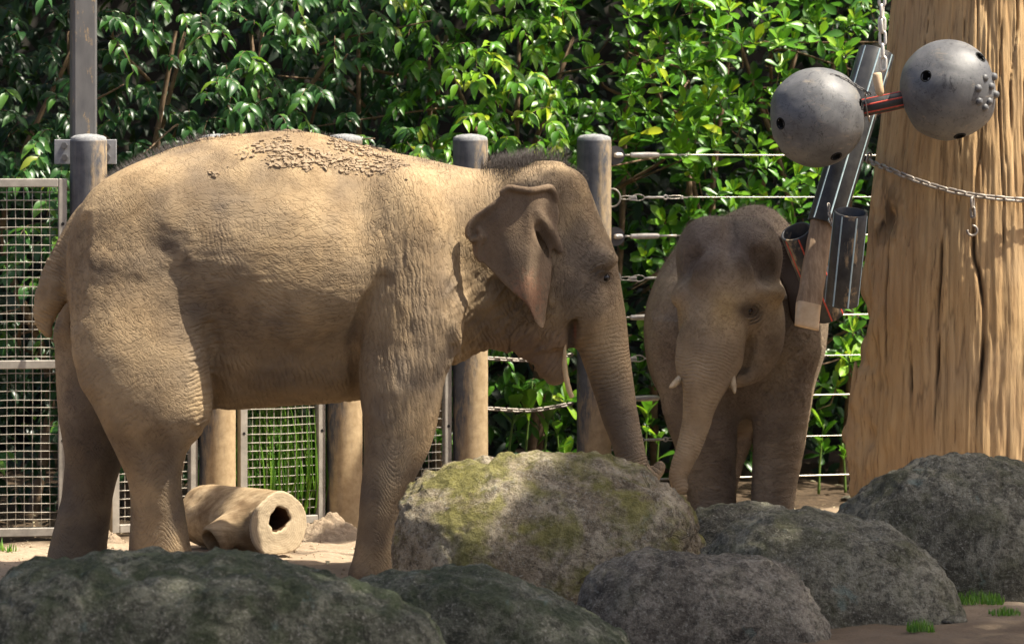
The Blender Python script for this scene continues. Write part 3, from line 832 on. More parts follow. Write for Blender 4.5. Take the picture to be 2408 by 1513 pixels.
def spray(L, tw, c, axis, length, size, rng, tone=0.0, k=None):
    """a drooping twig with leaves on both sides"""
    k = k or int(rng.integers(8, 13)); ax = unit(axis)
    t = np.linspace(0, 1, 9)[:, None]
    line = c + ax * length * t + np.array([0, 0, -1.]) * (length * .45) * t ** 2
    tw.append((line, .0028))
    s_ = np.linspace(.12, 1, k)
    p = np.stack([np.interp(s_, t[:, 0], line[:, j]) for j in range(3)], -1)
    tg = unit(np.gradient(line, axis=0)); tg = np.stack([np.interp(s_, t[:, 0], tg[:, j]) for j in range(3)], -1)
    side = unit(np.cross(tg, np.array([0, 0, 1.]))) * np.where(np.arange(k) % 2, 1, -1)[:, None]
    u = tg * .75 + side * rng.uniform(.4, .95, (k, 1)) + np.array([0, 0, -.45]) + rng.normal(0, .16, (k, 3))
    n = np.array([0, -.35, 1.]) + rng.normal(0, .30, (k, 3))
    L.add(p, u, n, size * rng.uniform(.65, 1.15, k), np.clip(rng.normal(.48, .2, k) + tone, 0, .97))

TPL = {k: leaf_tpl(k, 5) for k in ('ovate', 'obovate', 'blade', 'small')}
LEAF_OBJ = {}
for k in ('ovate', 'obovate', 'small'):
    tv, tq = leaf_tpl(k, 7); LEAF_OBJ[k] = (tv, tq)
def leaf_single_mesh(kind, mat):
    key = (kind, mat.name)
    if key not in LEAF_OBJ:
        me = mesh_np('leaf', *LEAF_OBJ[kind]); me.materials.append(mat); LEAF_OBJ[key] = me
    return LEAF_OBJ[key]

def plant_from(root, L, tw, kind, mat, mat_o, n_single, rng, stems):
    p, u, n, l, r = L.arrays(); R = orient(u, n)
    # the leaves that show largest become parts of their own
    if n_single:
        face = np.abs(R[:, 1, 2]) * .8 + .3
        X = 1204 + p[:, 0] * FPX / p[:, 1]; Y = 317.5 + (CAM_H - p[:, 2]) * FPX / p[:, 1]
        vis = (X > -20) & (X < 2430) & (Y > -20) & (Y < 1200)
        front = p[:, 1] - fence_y(p[:, 0])
        score = face * l * np.exp(-front * 2.2) * vis * (.7 + .6 * r)
        pick = np.argsort(-score)[:n_single]; pick = pick[score[pick] > 0]
        me = leaf_single_mesh(kind, mat_o)
        for i in pick:
            o = bpy.data.objects.new('leaf', me); COL.objects.link(o); o.parent = root
            Mx = Matrix.Identity(4)
            for a in range(3):
                for b in range(3): Mx[a][b] = float(R[i, a, b] * l[i])
                Mx[a][3] = float(p[i, a] - root.location[a])
            o.matrix_local = Mx
        keep = np.ones(len(p), bool); keep[pick] = False
        p, R, l, r = p[keep], R[keep], l[keep], r[keep]
    o = link('foliage', leaves_mesh('foliage', TPL[kind], p, R, l, r, root.location), mat, root); o['kind'] = 'stuff'
    mb = MB()
    for line, rad in tw: mb.tube(line, np.linspace(rad, rad * .4, len(line)), 4, caps=False)
    if tw: ob = mb.build('twigs', M['bark'], root); ob['kind'] = 'stuff'
    for line, r0, r1 in stems:
        mb = MB(); q = catmull(line, 16); mb.tube(q, np.linspace(r0, r1, 16), 8); mb.build('trunk', M['bark'], root)

def hedge(x0, x1, kind, label, seed, tone, size, mat, mat_o, n_single=110, gap=-.25, zlo=.2, zhi=4.3, front=.75, step=.172, zcut=None):
    rng = np.random.default_rng(seed); L = Leaves(); tw = []
    xm = (x0 + x1) / 2; root = empty('hedge_shrub', (xm, float(fence_y(xm)) + front + .9, 0))
    for layer in range(3):
        for x in np.arange(x0 - .05, x1 + .05, step):
            for z in np.arange(zlo, zhi, step * .85):
                xx, zz = x + rng.uniform(-.5, .5) * step, z + rng.uniform(-.5, .5) * step
                q = np.array([[xx * 1.15, 0, zz * 1.15]])
                lump = float(fbm(q * 1.0, 2, seed % 5)[0]); hole = float(fbm(np.array([[xx * 1.9, layer * 3.1, zz * 2.1]]), 2, 40)[0])
                if layer < 2 and hole < gap: continue
                if zcut is not None and zz < zcut(xx): continue
                if layer < 2 and rng.random() > .10 + .90 * sstep(.75, 1.45, zz + .25 * lump): continue
                y = fence_y(xx) + front - .62 * lump + layer * .50 + rng.uniform(-.12, .12) + .10 * max(0, zz - 2.2) + .12 * max(0, 1.3 - zz)
                c = np.array([xx, y, zz])
                ax = np.array([rng.normal(.12, .35), -.85 + .2 * rng.normal(), .75 + .25 * rng.normal()])
                tn = tone - .24 * layer + .16 * lump + .05 * (zz - 1.8) + rng.normal(0, .05)  # each deeper layer coloured darker to paint the shade in the gaps
                if kind == 'obovate':
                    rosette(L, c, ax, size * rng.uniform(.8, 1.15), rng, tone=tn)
                    if rng.random() < .35: tw.append((np.array([c - unit(ax) * .02, c - unit(ax) * .16 + [0, .04, -.03], c + [rng.normal(0, .05), .30, -.16]]), .004))
                else:
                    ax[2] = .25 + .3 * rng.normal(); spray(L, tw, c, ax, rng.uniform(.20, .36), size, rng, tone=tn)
    stems = []
    for k in range(4):
        xx = x0 + (k + .5) * (x1 - x0) / 4 + rng.uniform(-.1, .1); y = float(fence_y(xx)) + front + .75 + rng.uniform(0, .5)
        stems.append(([(xx, y, -.05), (xx + rng.normal(0, .08), y, .8), (xx + rng.normal(0, .16), y - .1, 1.7), (xx + rng.normal(0, .25), y - .1, 2.8)], .035, .012))
        for j in range(2):
            z = rng.uniform(.6, 2.6); xa = xx + rng.normal(0, .1)
            stems.append(([(xa, y, z), (xa + rng.normal(0, .25), y - .3, z + .2), (xa + rng.normal(0, .45), y - .75, z + rng.uniform(.0, .45))], .012, .004))
    plant_from(root, L, tw, kind, mat, mat_o, n_single, rng, stems)
    return tag(root, label, 'shrub', 'hedge shrubs behind the fence')

low = lambda x: 0.0
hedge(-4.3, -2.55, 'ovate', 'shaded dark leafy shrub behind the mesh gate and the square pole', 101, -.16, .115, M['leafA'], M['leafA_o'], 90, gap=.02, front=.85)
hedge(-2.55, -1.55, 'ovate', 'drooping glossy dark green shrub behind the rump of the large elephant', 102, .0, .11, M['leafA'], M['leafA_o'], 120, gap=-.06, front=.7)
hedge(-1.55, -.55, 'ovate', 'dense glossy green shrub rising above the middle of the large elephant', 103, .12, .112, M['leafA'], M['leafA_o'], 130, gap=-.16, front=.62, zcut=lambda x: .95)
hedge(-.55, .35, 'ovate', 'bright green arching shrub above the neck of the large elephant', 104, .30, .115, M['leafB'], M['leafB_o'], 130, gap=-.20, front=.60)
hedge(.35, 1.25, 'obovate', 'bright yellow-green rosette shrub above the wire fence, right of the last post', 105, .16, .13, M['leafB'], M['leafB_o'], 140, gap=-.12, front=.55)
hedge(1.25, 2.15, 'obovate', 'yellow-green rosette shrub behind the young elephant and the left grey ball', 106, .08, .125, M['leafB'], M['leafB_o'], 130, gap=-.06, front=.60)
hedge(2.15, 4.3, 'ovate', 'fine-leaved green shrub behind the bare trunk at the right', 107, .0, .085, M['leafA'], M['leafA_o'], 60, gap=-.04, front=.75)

# far wood behind the hedge: gap shade put into its near-black leaves
rng = np.random.default_rng(55); L = Leaves()
n = 24000
xx = rng.uniform(-8, 8, n); zz = rng.uniform(.0, 6.2, n) ** 1.0; yy = 27.6 + .34 * zz + rng.uniform(-.6, .9, n) + .25 * np.abs(xx) * 0
L.add(np.stack([xx, yy, zz], -1), np.stack([rng.normal(0, .7, n), -.6 + rng.normal(0, .4, n), -.3 + rng.normal(0, .5, n)], -1), np.stack([rng.normal(0, .4, n), -.5 + rng.normal(0, .4, n), 1 + 0 * xx], -1), rng.uniform(.12, .22, n), rng.uniform(0, .9, n))
n = 9000      # unseen leaf roof, added to keep sun out of the hedge gaps
xx = rng.uniform(-7, 7, n); yy = rng.uniform(26.3, 31, n); zz = 4.7 + .25 * (yy - 26.3) + rng.uniform(-.3, .6, n)
L.add(np.stack([xx, yy, zz], -1), unit(rng.normal(0, 1, (n, 3)) * [1, 1, .4]), np.array([0, 0, 1.]) + rng.normal(0, .35, (n, 3)), rng.uniform(.18, .32, n), rng.uniform(0, .9, n))
p_, u_, n_, l_, r_ = L.arrays()
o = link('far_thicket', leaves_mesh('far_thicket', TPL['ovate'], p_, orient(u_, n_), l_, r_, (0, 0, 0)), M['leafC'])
tag(o, 'dense thicket far behind the hedge, leaves painted shade-dark, with an added leaf roof', 'thicket', kind='stuff')

# broad-leaved plants on tall stems between the two right posts, seen below the jaw
def stem_plant(px, D, h, seed, label, lean=0.0, big=.16, nl=4):
    rng = np.random.default_rng(seed); b = P(px, 0, D); b[2] = 0.04
    root = empty('stem_plant', b)
    line = catmull([b, b + [lean * .3, 0, h * .5], b + [lean, -.02, h]], 14)
    mb = MB(); mb.tube(line, np.linspace(.009, .005, 14), 7); mb.build('stem', M['grass_stem'], root)
    L = Leaves(); k = nl
    for i in range(k):
        t = rng.uniform(.55, 1); p = np.array([np.interp(t, np.linspace(0, 1, 14), line[:, j]) for j in range(3)])
        az = rng.uniform(-2.4, -.7); u = np.array([math.cos(az) * 1.0, math.sin(az) * .7, rng.uniform(.15, .9)])
        L.add(p[None], u[None], np.array([[0, -.5, 1.]]), np.array([big * rng.uniform(.75, 1.2)]), np.array([rng.uniform(.3, .9)]))
    p, u, n, l, r = L.arrays(); R = orient(u, n); me = leaf_single_mesh('obovate', M['leafB_o'])
    for i in range(k):
        o = bpy.data.objects.new('leaf', me); COL.objects.link(o); o.parent = root
        Mx = Matrix.Identity(4)
        for a in range(3):
            for b_ in range(3): Mx[a][b_] = float(R[i, a, b_] * l[i] * (1.15 if b_ == 1 else 1))
            Mx[a][3] = float(p[i, a] - root.location[a])
        o.matrix_local = Mx
    return tag(root, label, 'plant', 'broad-leaved plants behind the posts')
M['grass_stem'] = m_simple('green stem', (.07, .13, .02), (.12, .20, .035), .5, 0, 14, 0)
stem_plant(1190, 25.0, .62, 1, 'broad-leaved plant right behind the fourth post, below the neck', .06)
stem_plant(1232, 25.05, .72, 2, 'tall green-stemmed plant below the lower lip of the large elephant', .05, .19, 5)
stem_plant(1275, 25.0, .66, 3, 'broad-leaved plant with one large upright leaf below the lip', .06, .20, 4)
stem_plant(1318, 25.1, .42, 4, 'short leafy plant just left of the fifth post', -.02, .12, 4)
stem_plant(1515, 25.3, .55, 5, 'leafy plant between the two elephants, low behind the wires', .02, .15, 5)
stem_plant(1542, 25.4, .40, 6, 'small leafy plant behind the trunk tip of the large elephant', .02, .13, 4)
stem_plant(1925, 25.7, .42, 7, 'leafy plant low behind the wires, right of the young elephant', .03, .15, 5)
stem_plant(1988, 25.8, .30, 8, 'small leafy seedling beside the base of the bare trunk', -.02, .10, 4)

# grass behind the panel under the belly
def grass(name, c, size, cnt, h, seed, label, wd=.006, fence=False):
    rng = np.random.default_rng(seed); tv, tq = TPL['blade']
    p = np.stack([c[0] + rng.uniform(-1, 1, cnt) * size[0], c[1] + rng.uniform(-1, 1, cnt) * size[1], np.full(cnt, c[2])], -1)
    if fence: p[:, 1] = fence_y(p[:, 0]) + rng.uniform(.08, .42, cnt); c = (c[0], float(p[:, 1].mean()), c[2])
    az = rng.uniform(0, 2 * PI, cnt); lean = rng.uniform(.05, .55, cnt)
    u = np.stack([np.cos(az) * lean, np.sin(az) * lean, np.ones(cnt)], -1); n = np.stack([-np.cos(az), -np.sin(az), lean], -1) * -1
    l = h * rng.uniform(.35, 1.1, cnt) * (1 - .4 * np.hypot((p[:, 0] - c[0]) / size[0], (p[:, 1] - c[1]) / size[1]))
    R = orient(u, n); S = np.ones((cnt, 3)); S[:, 1] = wd / (.16 * l) * rng.uniform(.6, 1.3, cnt); S[:, 2] = 2.2
    R = R * S[:, None, :]
    o = link(name, leaves_mesh(name, TPL['blade'], p, R, l, rng.uniform(.1, .95, cnt), (0, 0, 0)), M['grass'])
    return tag(o, label, 'grass', kind='stuff')
g = P(665, 1200, 24.3); grass('grass', (g[0] - .02, 24.36, .02), (.34, .26), 1700, .80, 5, 'lush green grass growing behind the mesh panel under the belly', .0055, True)
g = P(5, 1300, 22.5); grass('grass_tuft', (g[0] - .02, 22.45, 0), (.09, .06), 60, .09, 6, 'small grass tuft at the left edge before the gate')
# ------------------------------------------------------------------ the big bare trunk at the right
def big_trunk():
    DT = 23.2; cx = P(2308, 0, DT)[0]
    root = empty('bare_tree_trunk', (cx, DT, 0))
    na, nz = 520, 420; H = 7.5
    th = np.linspace(0, 2 * PI, na, endpoint=False)
    z = np.concatenate([np.linspace(-.15, 3.1, 360), np.linspace(3.13, H, 60)])
    TH, Z = np.meshgrid(th, z, indexing='xy')                    # rows z
    r = np.interp(Z, [-.2, .2, .45, .9, 1.4, 1.9, 2.3, 2.9, 4, 7.5], [.67, .645, .64, .635, .63, .595, .545, .485, .44, .30])
    cxz = np.interp(Z, [0, 3, 7.5], [0, .015, .9])
    q = np.stack([np.cos(TH) * 1.0, np.sin(TH) * 1.0, Z * .16], -1)
    q = np.stack([np.cos(TH), np.sin(TH), Z * .42], -1)
    lob = fbm(q * 1.5, 3, 81) * .025
    g1 = np.abs(fbm(np.stack([np.cos(TH) * 5, np.sin(TH) * 5, Z * .55], -1), 4, 83))
    g2 = np.abs(fbm(np.stack([np.cos(TH) * 13, np.sin(TH) * 13, Z * .9], -1), 3, 85))
    g3 = fbm(np.stack([np.cos(TH) * 30, np.sin(TH) * 30, Z * 2.2], -1), 3, 87)
    # long drying cracks
    crack = np.zeros_like(r); rng = np.random.default_rng(9)
    cr = [(-1.72, .2, 2.4, .016), (-1.25, .05, 1.7, .013), (-1.02, .2, 1.5, .014), (-2.05, .5, 1.75, .011), (-2.3, .1, 1.1, .012), (-1.5, 1.6, 2.9, .012), (-.82, .15, 1.2, .014), (-1.12, .25, .55, .022), (-2.62, .9, 1.9, .012), (-1.9, 1.9, 2.95, .010)]
    for k in range(26): cr.append((rng.uniform(-3.1, 3.1), *(lambda a: (a, a + rng.uniform(.3, 1.1)))(rng.uniform(0, 2.7)), rng.uniform(.004, .009)))
    for a0, z0, z1, wd in cr:
        path = a0 + .05 * noise3(np.stack([Z * 1.7, Z * 0 + a0 * 7, Z * 0], -1), 3) + .012 * noise3(np.stack([Z * 9, Z * 0 + a0 * 5, Z * 0], -1), 4)
        d = np.abs((TH - path + PI) % (2 * PI) - PI) * 1.0
        env = sstep(z0 - .1, z0 + .12, Z) * (1 - sstep(z1 - .2, z1, Z)) * (.7 + .5 * noise3(np.stack([Z * 5, Z * 0 + a0, Z * 0], -1), 6))
        crack = np.maximum(crack, np.exp(-(d / (wd * np.clip(env, .15, 1.4))) ** 2) * np.clip(env, 0, 1))
    ro = r + lob - (.012 * np.exp(-(g1 / .05) ** 2) + .009 * np.exp(-(g2 / .09) ** 2)) * sstep(-.25, .3, fbm(np.stack([np.cos(TH) * 1.6, np.sin(TH) * 1.6, Z * .9], -1), 2, 91)) + .010 * fbm(np.stack([np.cos(TH) * 4, np.sin(TH) * 4, Z * 3.4], -1), 3, 93) + .008 * g3 + .005 * fbm(np.stack([np.cos(TH) * 55, np.sin(TH) * 55, Z * 3.0], -1), 2, 97) - .034 * crack
    # a buttress with broken splinters at the left of the base
    left = (TH - PI + PI) % (2 * PI) - PI
    lf = np.abs((TH - PI * 1.02 + PI) % (2 * PI) - PI)
    ro += .045 * np.exp(-(lf / .22) ** 2) * sstep(.98, .90, Z + .05 * g3) * sstep(-.2, .3, Z)
    ro += .030 * np.exp(-(lf / .10) ** 2) * sstep(.84, .80, Z)
    ro += .06 * np.exp(-(lf / .5) ** 2) * fbm(np.stack([np.cos(TH) * 5, np.sin(TH) * 5, Z * 5], -1), 3, 95) * sstep(1.7, 1.2, Z)
    rk = np.exp(-(((Z - 1.78) / .2) ** 2 + (((TH - 3.55 + PI) % (2 * PI) - PI) / .36) ** 2)); ro += rk * .045 * fbm(np.stack([np.cos(TH) * 8, np.sin(TH) * 8, Z * 8], -1), 3, 101)
    x = cxz + ro * np.cos(TH); y = ro * np.sin(TH)
    v = np.stack([x, y, Z], -1).reshape(-1, 3)
    nzr = len(z); ii = np.arange(na * nzr).reshape(nzr, na); jj = np.roll(ii, -1, 1)
    qd = np.stack([ii[:-1], jj[:-1], jj[1:], ii[1:]], -1).reshape(-1, 4)
    rot = np.exp(-(((Z - 1.78) / .17) ** 2 + (((TH - 3.55 + PI) % (2 * PI) - PI) / .33) ** 2)) * sstep(-.15, .25, fbm(np.stack([np.cos(TH) * 9, np.sin(TH) * 9, Z * 9], -1), 3, 99))
    crack = np.maximum(crack, .8 * rot)
    me = mesh_np('trunk', v, qd); set_f(me, 'crack', np.clip(crack.ravel() * 1.0 + .35 * np.exp(-(g1.ravel() / .02) ** 2), 0, 1))
    link('trunk', me, M['trunk'], root)
    # splinters
    for k, (px, y0, y1, wd) in enumerate(((2016, 1010, 850, 12), (2008, 1060, 905, 10), (2026, 980, 870, 9))):
        a, b = P(px, y0, 23.15), P(px - 4, y1, 23.15)
        mb = MB(); p = catmull([a, (a + b) / 2 + [-.006, 0, 0], b], 8); mb.tube(p, np.array([.03, .032, .03, .028, .026, .022, .016, .006]) * wd / 11, 6)
        mb.build('splinter', M['trunk'], root)
    return tag(root, 'huge bare weathered tree trunk standing at the right, with a chain round it', 'tree trunk')
TRUNK = big_trunk()

# chain round the trunk, with a hook hanging from it
def trunk_chain():
    c = np.array([P(2308, 0, 23.2)[0] + .01, 23.2]); pts = []
    for px, py in ((2040, 362), (2062, 380), (2100, 400), (2150, 422), (2210, 442), (2270, 456), (2330, 464), (2390, 469), (2440, 471), (2500, 470)):
        # find the ring point on the trunk surface for this bearing
        zz = CAM_H - (py - 317.5) * 22.65 / FPX
        rr = np.interp(zz, [1.4, 1.9, 2.3, 2.9], [.63, .595, .545, .485]) + .052
        xw = np.clip(P(px, 0, 22.7)[0] - c[0], -rr * .995, rr * .995)
        yy = c[1] - math.sqrt(max(rr * rr - xw * xw, 0))
        pts.append([c[0] + xw, yy, zz])
    e = empty('trunk_chain', pts[0]); lm = link_mesh('chain_link', .070, .038, .0075); lm.materials.append(M['chain'])
    chain_along(e, pts, lm, .052)
    tag(e, 'heavy steel chain slung round the bare trunk', 'chain')
    h0 = np.array(pts[5]) + [.02, -.03, -.02]
    e2 = empty('hanging_hook', h0); chain_along(e2, [h0, h0 + [.002, 0, -.06], h0 + [.004, 0, -.115]], lm, .05)
    u = np.linspace(0, 1.55 * PI, 18); hp = h0 + np.stack([.026 * np.sin(u) * 1.0, 0 * u, -.145 - .026 + .026 * np.cos(u)], -1)
    mb = MB(); mb.tube(hp, .0065, 8); mb.build('hook', M['chain'], e2)
    tag(e2, 'small steel hook hanging from the chain on the trunk', 'hook')
trunk_chain()

# ------------------------------------------------------------------ hanging toys: two grey balls on a striped pipe
BD = 22.05
def striped_pipe(root, a, b, r, mat_s, nst=8, rin=None, name='pipe', phase=0.2, flat=None, cap_mat=None):
    """an open pipe from a to b with narrow painted stripes let into its wall"""
    a, b = np.asarray(a), np.asarray(b); L = np.linalg.norm(b - a); Mx = place(frame(b - a), a)
    rin = rin or r * .86
    mb = MB(); mb.lathe([(rin, .0), (rin + .002, -.002), (r - .003, -.002), (r, .002), (r, L / 2), (r, L - .002), (r - .003, L + .002), (rin + .002, L + .002), (rin, L), (rin, L / 2), (rin, 0)], 40, Mx)
    o = mb.build(name, M['pipe'], root)
    for k in range(nst):
        an = phase + 2 * PI * k / nst; hw = .0042 / r
        aa = np.array([an - hw, an, an + hw]); rr = r + .0012
        zz = np.linspace(.004, L - .004, 8)
        v = np.array([[rr * math.cos(t), rr * math.sin(t), z] for z in zz for t in aa]); v = np.vstack([v, np.array([[(r - .002) * math.cos(t), (r - .002) * math.sin(t), z] for z in zz for t in aa])])
        n8 = 24; q = [[3 * i + j, 3 * i + j + 1, 3 * i + j + 4, 3 * i + j + 3] for i in range(7) for j in (0, 1)]
        q += [[3 * i, 3 * i + 3, n8 + 3 * i + 3, n8 + 3 * i] for i in range(7)] + [[3 * i + 5, 3 * i + 2, n8 + 3 * i + 2, n8 + 3 * i + 5] for i in range(7)]
        s = MB(); s.add(v @ Mx[:3, :3].T + Mx[:3, 3], q); s.build('stripe', mat_s, o if name != 'pipe' or True else root)
    return o
def ball(root, c, r, holes, lumps, seed, axis):
    n = 96; m = 64; rng = np.random.default_rng(seed)
    th = np.linspace(0, 2 * PI, n, endpoint=False); ph = np.linspace(.002, PI - .002, m)
    d = np.stack([np.sin(ph)[:, None] * np.cos(th), np.sin(ph)[:, None] * np.sin(th), np.repeat(np.cos(ph)[:, None], n, 1)], -1)
    # slightly faceted, blow-moulded shape
    rr = r * (1 + .04 * fbm(d * 1.5, 2, seed) + .004 * fbm(d * 6, 2, seed + 1))
    for k in range(5):
        f = unit(rng.normal(0, 1, 3)); t = (d * f).sum(-1); rr = np.where(t > .86, rr * (1 - .35 * (t - .86) ** 1.0 * .5), rr)
    t = (d * np.asarray(unit(axis))).sum(-1); rr *= 1 - .05 * sstep(.75, .98, np.abs(t))
    v = (d * rr[..., None] + c).reshape(-1, 3); ii = np.arange(n * m).reshape(m, n); jj = np.roll(ii, -1, 1)
    q = np.stack([ii[:-1], ii[1:], jj[1:], jj[:-1]], -1).reshape(-1, 4)
    cd = unit(d.reshape(-1, 3)[q].mean(1)); keep = np.ones(len(q), bool)
    for h in holes: keep &= (cd * unit(np.asarray(h, float))).sum(-1) < math.cos(.026 / r)
    q = q[keep]
    o = link('ball', mesh_np('ball', local(root, v), q), M['ball'], root)
    for h in holes:
        h = unit(np.asarray(h, float)); k_ = int(np.argmax((d.reshape(-1, 3) * h).sum(-1))); Mx = place(frame(h), c + h * rr.reshape(-1)[k_])
        mb = MB(); mb.lathe([(.0335, -.0035), (.0310, .0016), (.0265, .0022), (.0250, -.002), (.0245, -.05), (.001, -.06)], 28, Mx); mb.build('hole', M['hole'], o)
    for h in lumps:
        h = unit(np.asarray(h, float)); Mx = place(frame(h), c + h * r * .975)
        mb = MB(); mb.lathe([(.024, -.004), (.021, .012), (.014, .021), (.001, .023)], 7, Mx); mb.build('stud', M['ball'], o)
    return o
def toy():
    cL, cR = P(1922, 276, BD), P(2230, 211, BD); root = empty('hanging_ball_toy', (cL + cR) / 2 + [0, 0, -.3])
    ax = unit(cR - cL); R_ = 118 * BD / FPX
    ball(root, cL, R_, [(-.80, -.59, -.13), (.35, -.50, -.79), (.88, -.45, .28)], [], 5, ax)
    ball(root, cR, R_, [(-.52, -.80, .26), (.19, -.36, -.93), (.60, -.55, .66)], [(.62, -.70, .22), (.78, -.62, .06), (.50, -.86, .02), (.74, -.62, -.24), (.52, -.80, -.24), (.66, -.66, -.36), (.88, -.44, .26), (.90, -.42, -.10)], 6, ax)
    striped_pipe(root, cL + ax * R_ * .82, cR - ax * R_ * .82, .046, M['stripe_red'], 7, name='pipe')
    # the wooden toggle the chain passes through
    tp = [P(2062, 172, BD - .07), P(2064, 190, BD - .075), P(2068, 212, BD - .075), P(2070, 224, BD - .07)]
    mb = MB(); mb.tube(catmull(tp, 10), np.interp(np.linspace(0, 1, 10), [0, .1, .8, 1], [.022, .025, .022, .015]), 9); mb.build('wooden_toggle', M['cutwood'], root)
    # short chain looped over the left ball end
    lm = link_mesh('small_link', .034, .020, .0038); lm.materials.append(M['pole'])
    a = cL + np.array([.02, -.15, .22]); chain_along(root, [cL + unit(np.array([.22, -.50, .84])) * (R_ + .006), cL + unit(np.array([.48, -.45, .75])) * (R_ + .006), cL + unit(np.array([.70, -.35, .62])) * (R_ + .008), cL + ax * (R_ + .03) + [0, -.03, .05]], lm, .026)
    an = np.linspace(0, 2 * PI, 26, endpoint=False); rp = cL + ax * (R_ + .004) + .075 * (np.cos(an)[:, None] * np.array([-.15, -.98, .1]) + np.sin(an)[:, None] * np.array([-.15, .0, 1]))
    mb = MB(); mb.tube(rp, .004, 6, closed=True); mb.build('wire_ring', M['chain'], root)
    tag(root, 'pair of scuffed grey plastic balls joined by a red-striped pipe, hanging before the trunk', 'hanging toy')
    # the chain it hangs from
    lmb = link_mesh('swivel_link', .088, .046, .0085); lmb.materials.append(M['bright'])
    top = P(2075, -1180, BD); bot = P(2077, 168, BD)
    e = empty('hanging_chain', bot)
    chain_along(e, [P(2077, 165, BD), P(2076, 110, BD), P(2075, 60, BD), P(2074, 0, BD), P(2074, -700, BD), P(2074, -1500, BD)], lmb, .066, .5)
    tag(e, 'bright steel chain that carries the pair of grey balls', 'chain')
    # a limb high on the trunk, out of view, that the chain hangs from
    q = P(2074, -1500, BD)
    mb = MB(); mb.tube(catmull([(TRUNK.location[0] + .1, 23.1, 5.2), (q[0] + .3, 22.8, 5.6), (q[0], BD, q[2] + .05), (q[0] - .4, 21.3, 5.9)], 20), np.linspace(.16, .06, 20), 12); mb.build('limb', M['trunk'], TRUNK)
toy()
# long striped pipe leaning behind the left ball
def long_pipe():
    a, b = P(2062, 122, 22.62), P(1941, 528, 22.40); root = empty('long_striped_pipe', b)
    o = striped_pipe(root, b, a, .096, M['stripe_blue'], 7, name='pipe', phase=.1)
    h = P(1996, 391, 22.395); Mx = place(frame((-.05, -1, -.05)), h + [0, .0, 0]); mb = MB(); mb.lathe([(.024, .004), (.024, .002), (.001, .001)], 20, Mx); mb.build('hole', M['hole'], root)
    tag(root, 'long black pipe with pale blue stripes slanting behind the left grey ball', 'pipe', 'striped black pipes')
    # timber under it
    a, b = P(1934, 512, 22.40), P(1893, 772, 22.22); d = unit(b - a); L = np.linalg.norm(b - a)
    root2 = empty('timber_plank', b)
    mx = frame(d, (1, .25, .1)); R_ = mx[:3, :3]
    n = 24; t = np.linspace(0, 1, n); sec = []
    ang = np.linspace(0, 2 * PI, 16, endpoint=False)
    for tt in t:
        hw, hd = np.interp(tt, [0, 1], [.058, .066]), np.interp(tt, [0, .8, .81, 1], [.040, .040, .040, .016])
        sq = np.stack([np.sign(np.cos(ang)) * np.abs(np.cos(ang)) ** .5 * hw, np.sign(np.sin(ang)) * np.abs(np.sin(ang)) ** .5 * hd, 0 * ang], -1)
        if tt > .8: sq[:, 1] += (tt - .8) / .2 * .022
        sq += .004 * fbm(np.stack([np.cos(ang) * 2, np.sin(ang) * 2, 0 * ang + tt * 9], -1), 2, 4)[:, None] * [1, 1, 0]
        sec.append(a + tt * L * d + sq @ R_.T)
    v = np.concatenate(sec); m = 16
    def strip(i0, i1): return [[i * m + k, i * m + (k + 1) % m, (i + 1) * m + (k + 1) % m, (i + 1) * m + k] for i in range(i0, i1) for k in range(m)]
    kk = int(.80 * (n - 1))
    mb = MB(); mb.add(v[:(kk + 1) * m], strip(0, kk)); mb.build('plank', M['plank'], root2)
    mb = MB(); v2 = np.vstack([v[kk * m:], v[-m:].mean(0)[None]]); n2 = n - kk; mb.add(v2, strip(0, n2 - 1), [[(n2 - 1) * m + k, (n2 - 1) * m + (k + 1) % m, n2 * m] for k in range(m)]); mb.build('cut_end', M['cutwood'], root2)
    tag(root2, 'worn timber plank with a pale cut end hanging below the long striped pipe', 'plank')
    # blue striped short pipe
    a, b = P(2001, 499, 21.98), P(1979, 713, 22.12); root3 = empty('short_striped_pipe', b)
    striped_pipe(root3, b, a, .088, M['stripe_blue'], 7, name='pipe', phase=.3)
    tag(root3, 'short open black pipe with pale blue stripes and caked mud, before the trunk', 'pipe', 'striped black pipes')
    lm = link_mesh('small_link', .034, .020, .0038); lm.materials.append(M['chain'])
    e = empty('pipe_chain', P(1950, 505, 22.22)); chain_along(e, [P(1948, 478, 22.25), P(1950, 500, 22.22), P(1954, 525, 22.16), P(1962, 530, 22.10)], lm, .026); tag(e, 'short rusty chain that holds the short blue striped pipe', 'chain')
    # red striped pipe behind the plank
    a, b = P(1872, 544, 22.44), P(1952, 738, 22.68); root4 = empty('red_striped_pipe', b)
    striped_pipe(root4, b, a, .085, M['stripe_red'], 7, name='pipe', phase=.0)
    tag(root4, 'open black pipe with red stripes hanging behind the timber plank', 'pipe', 'striped black pipes')
long_pipe()
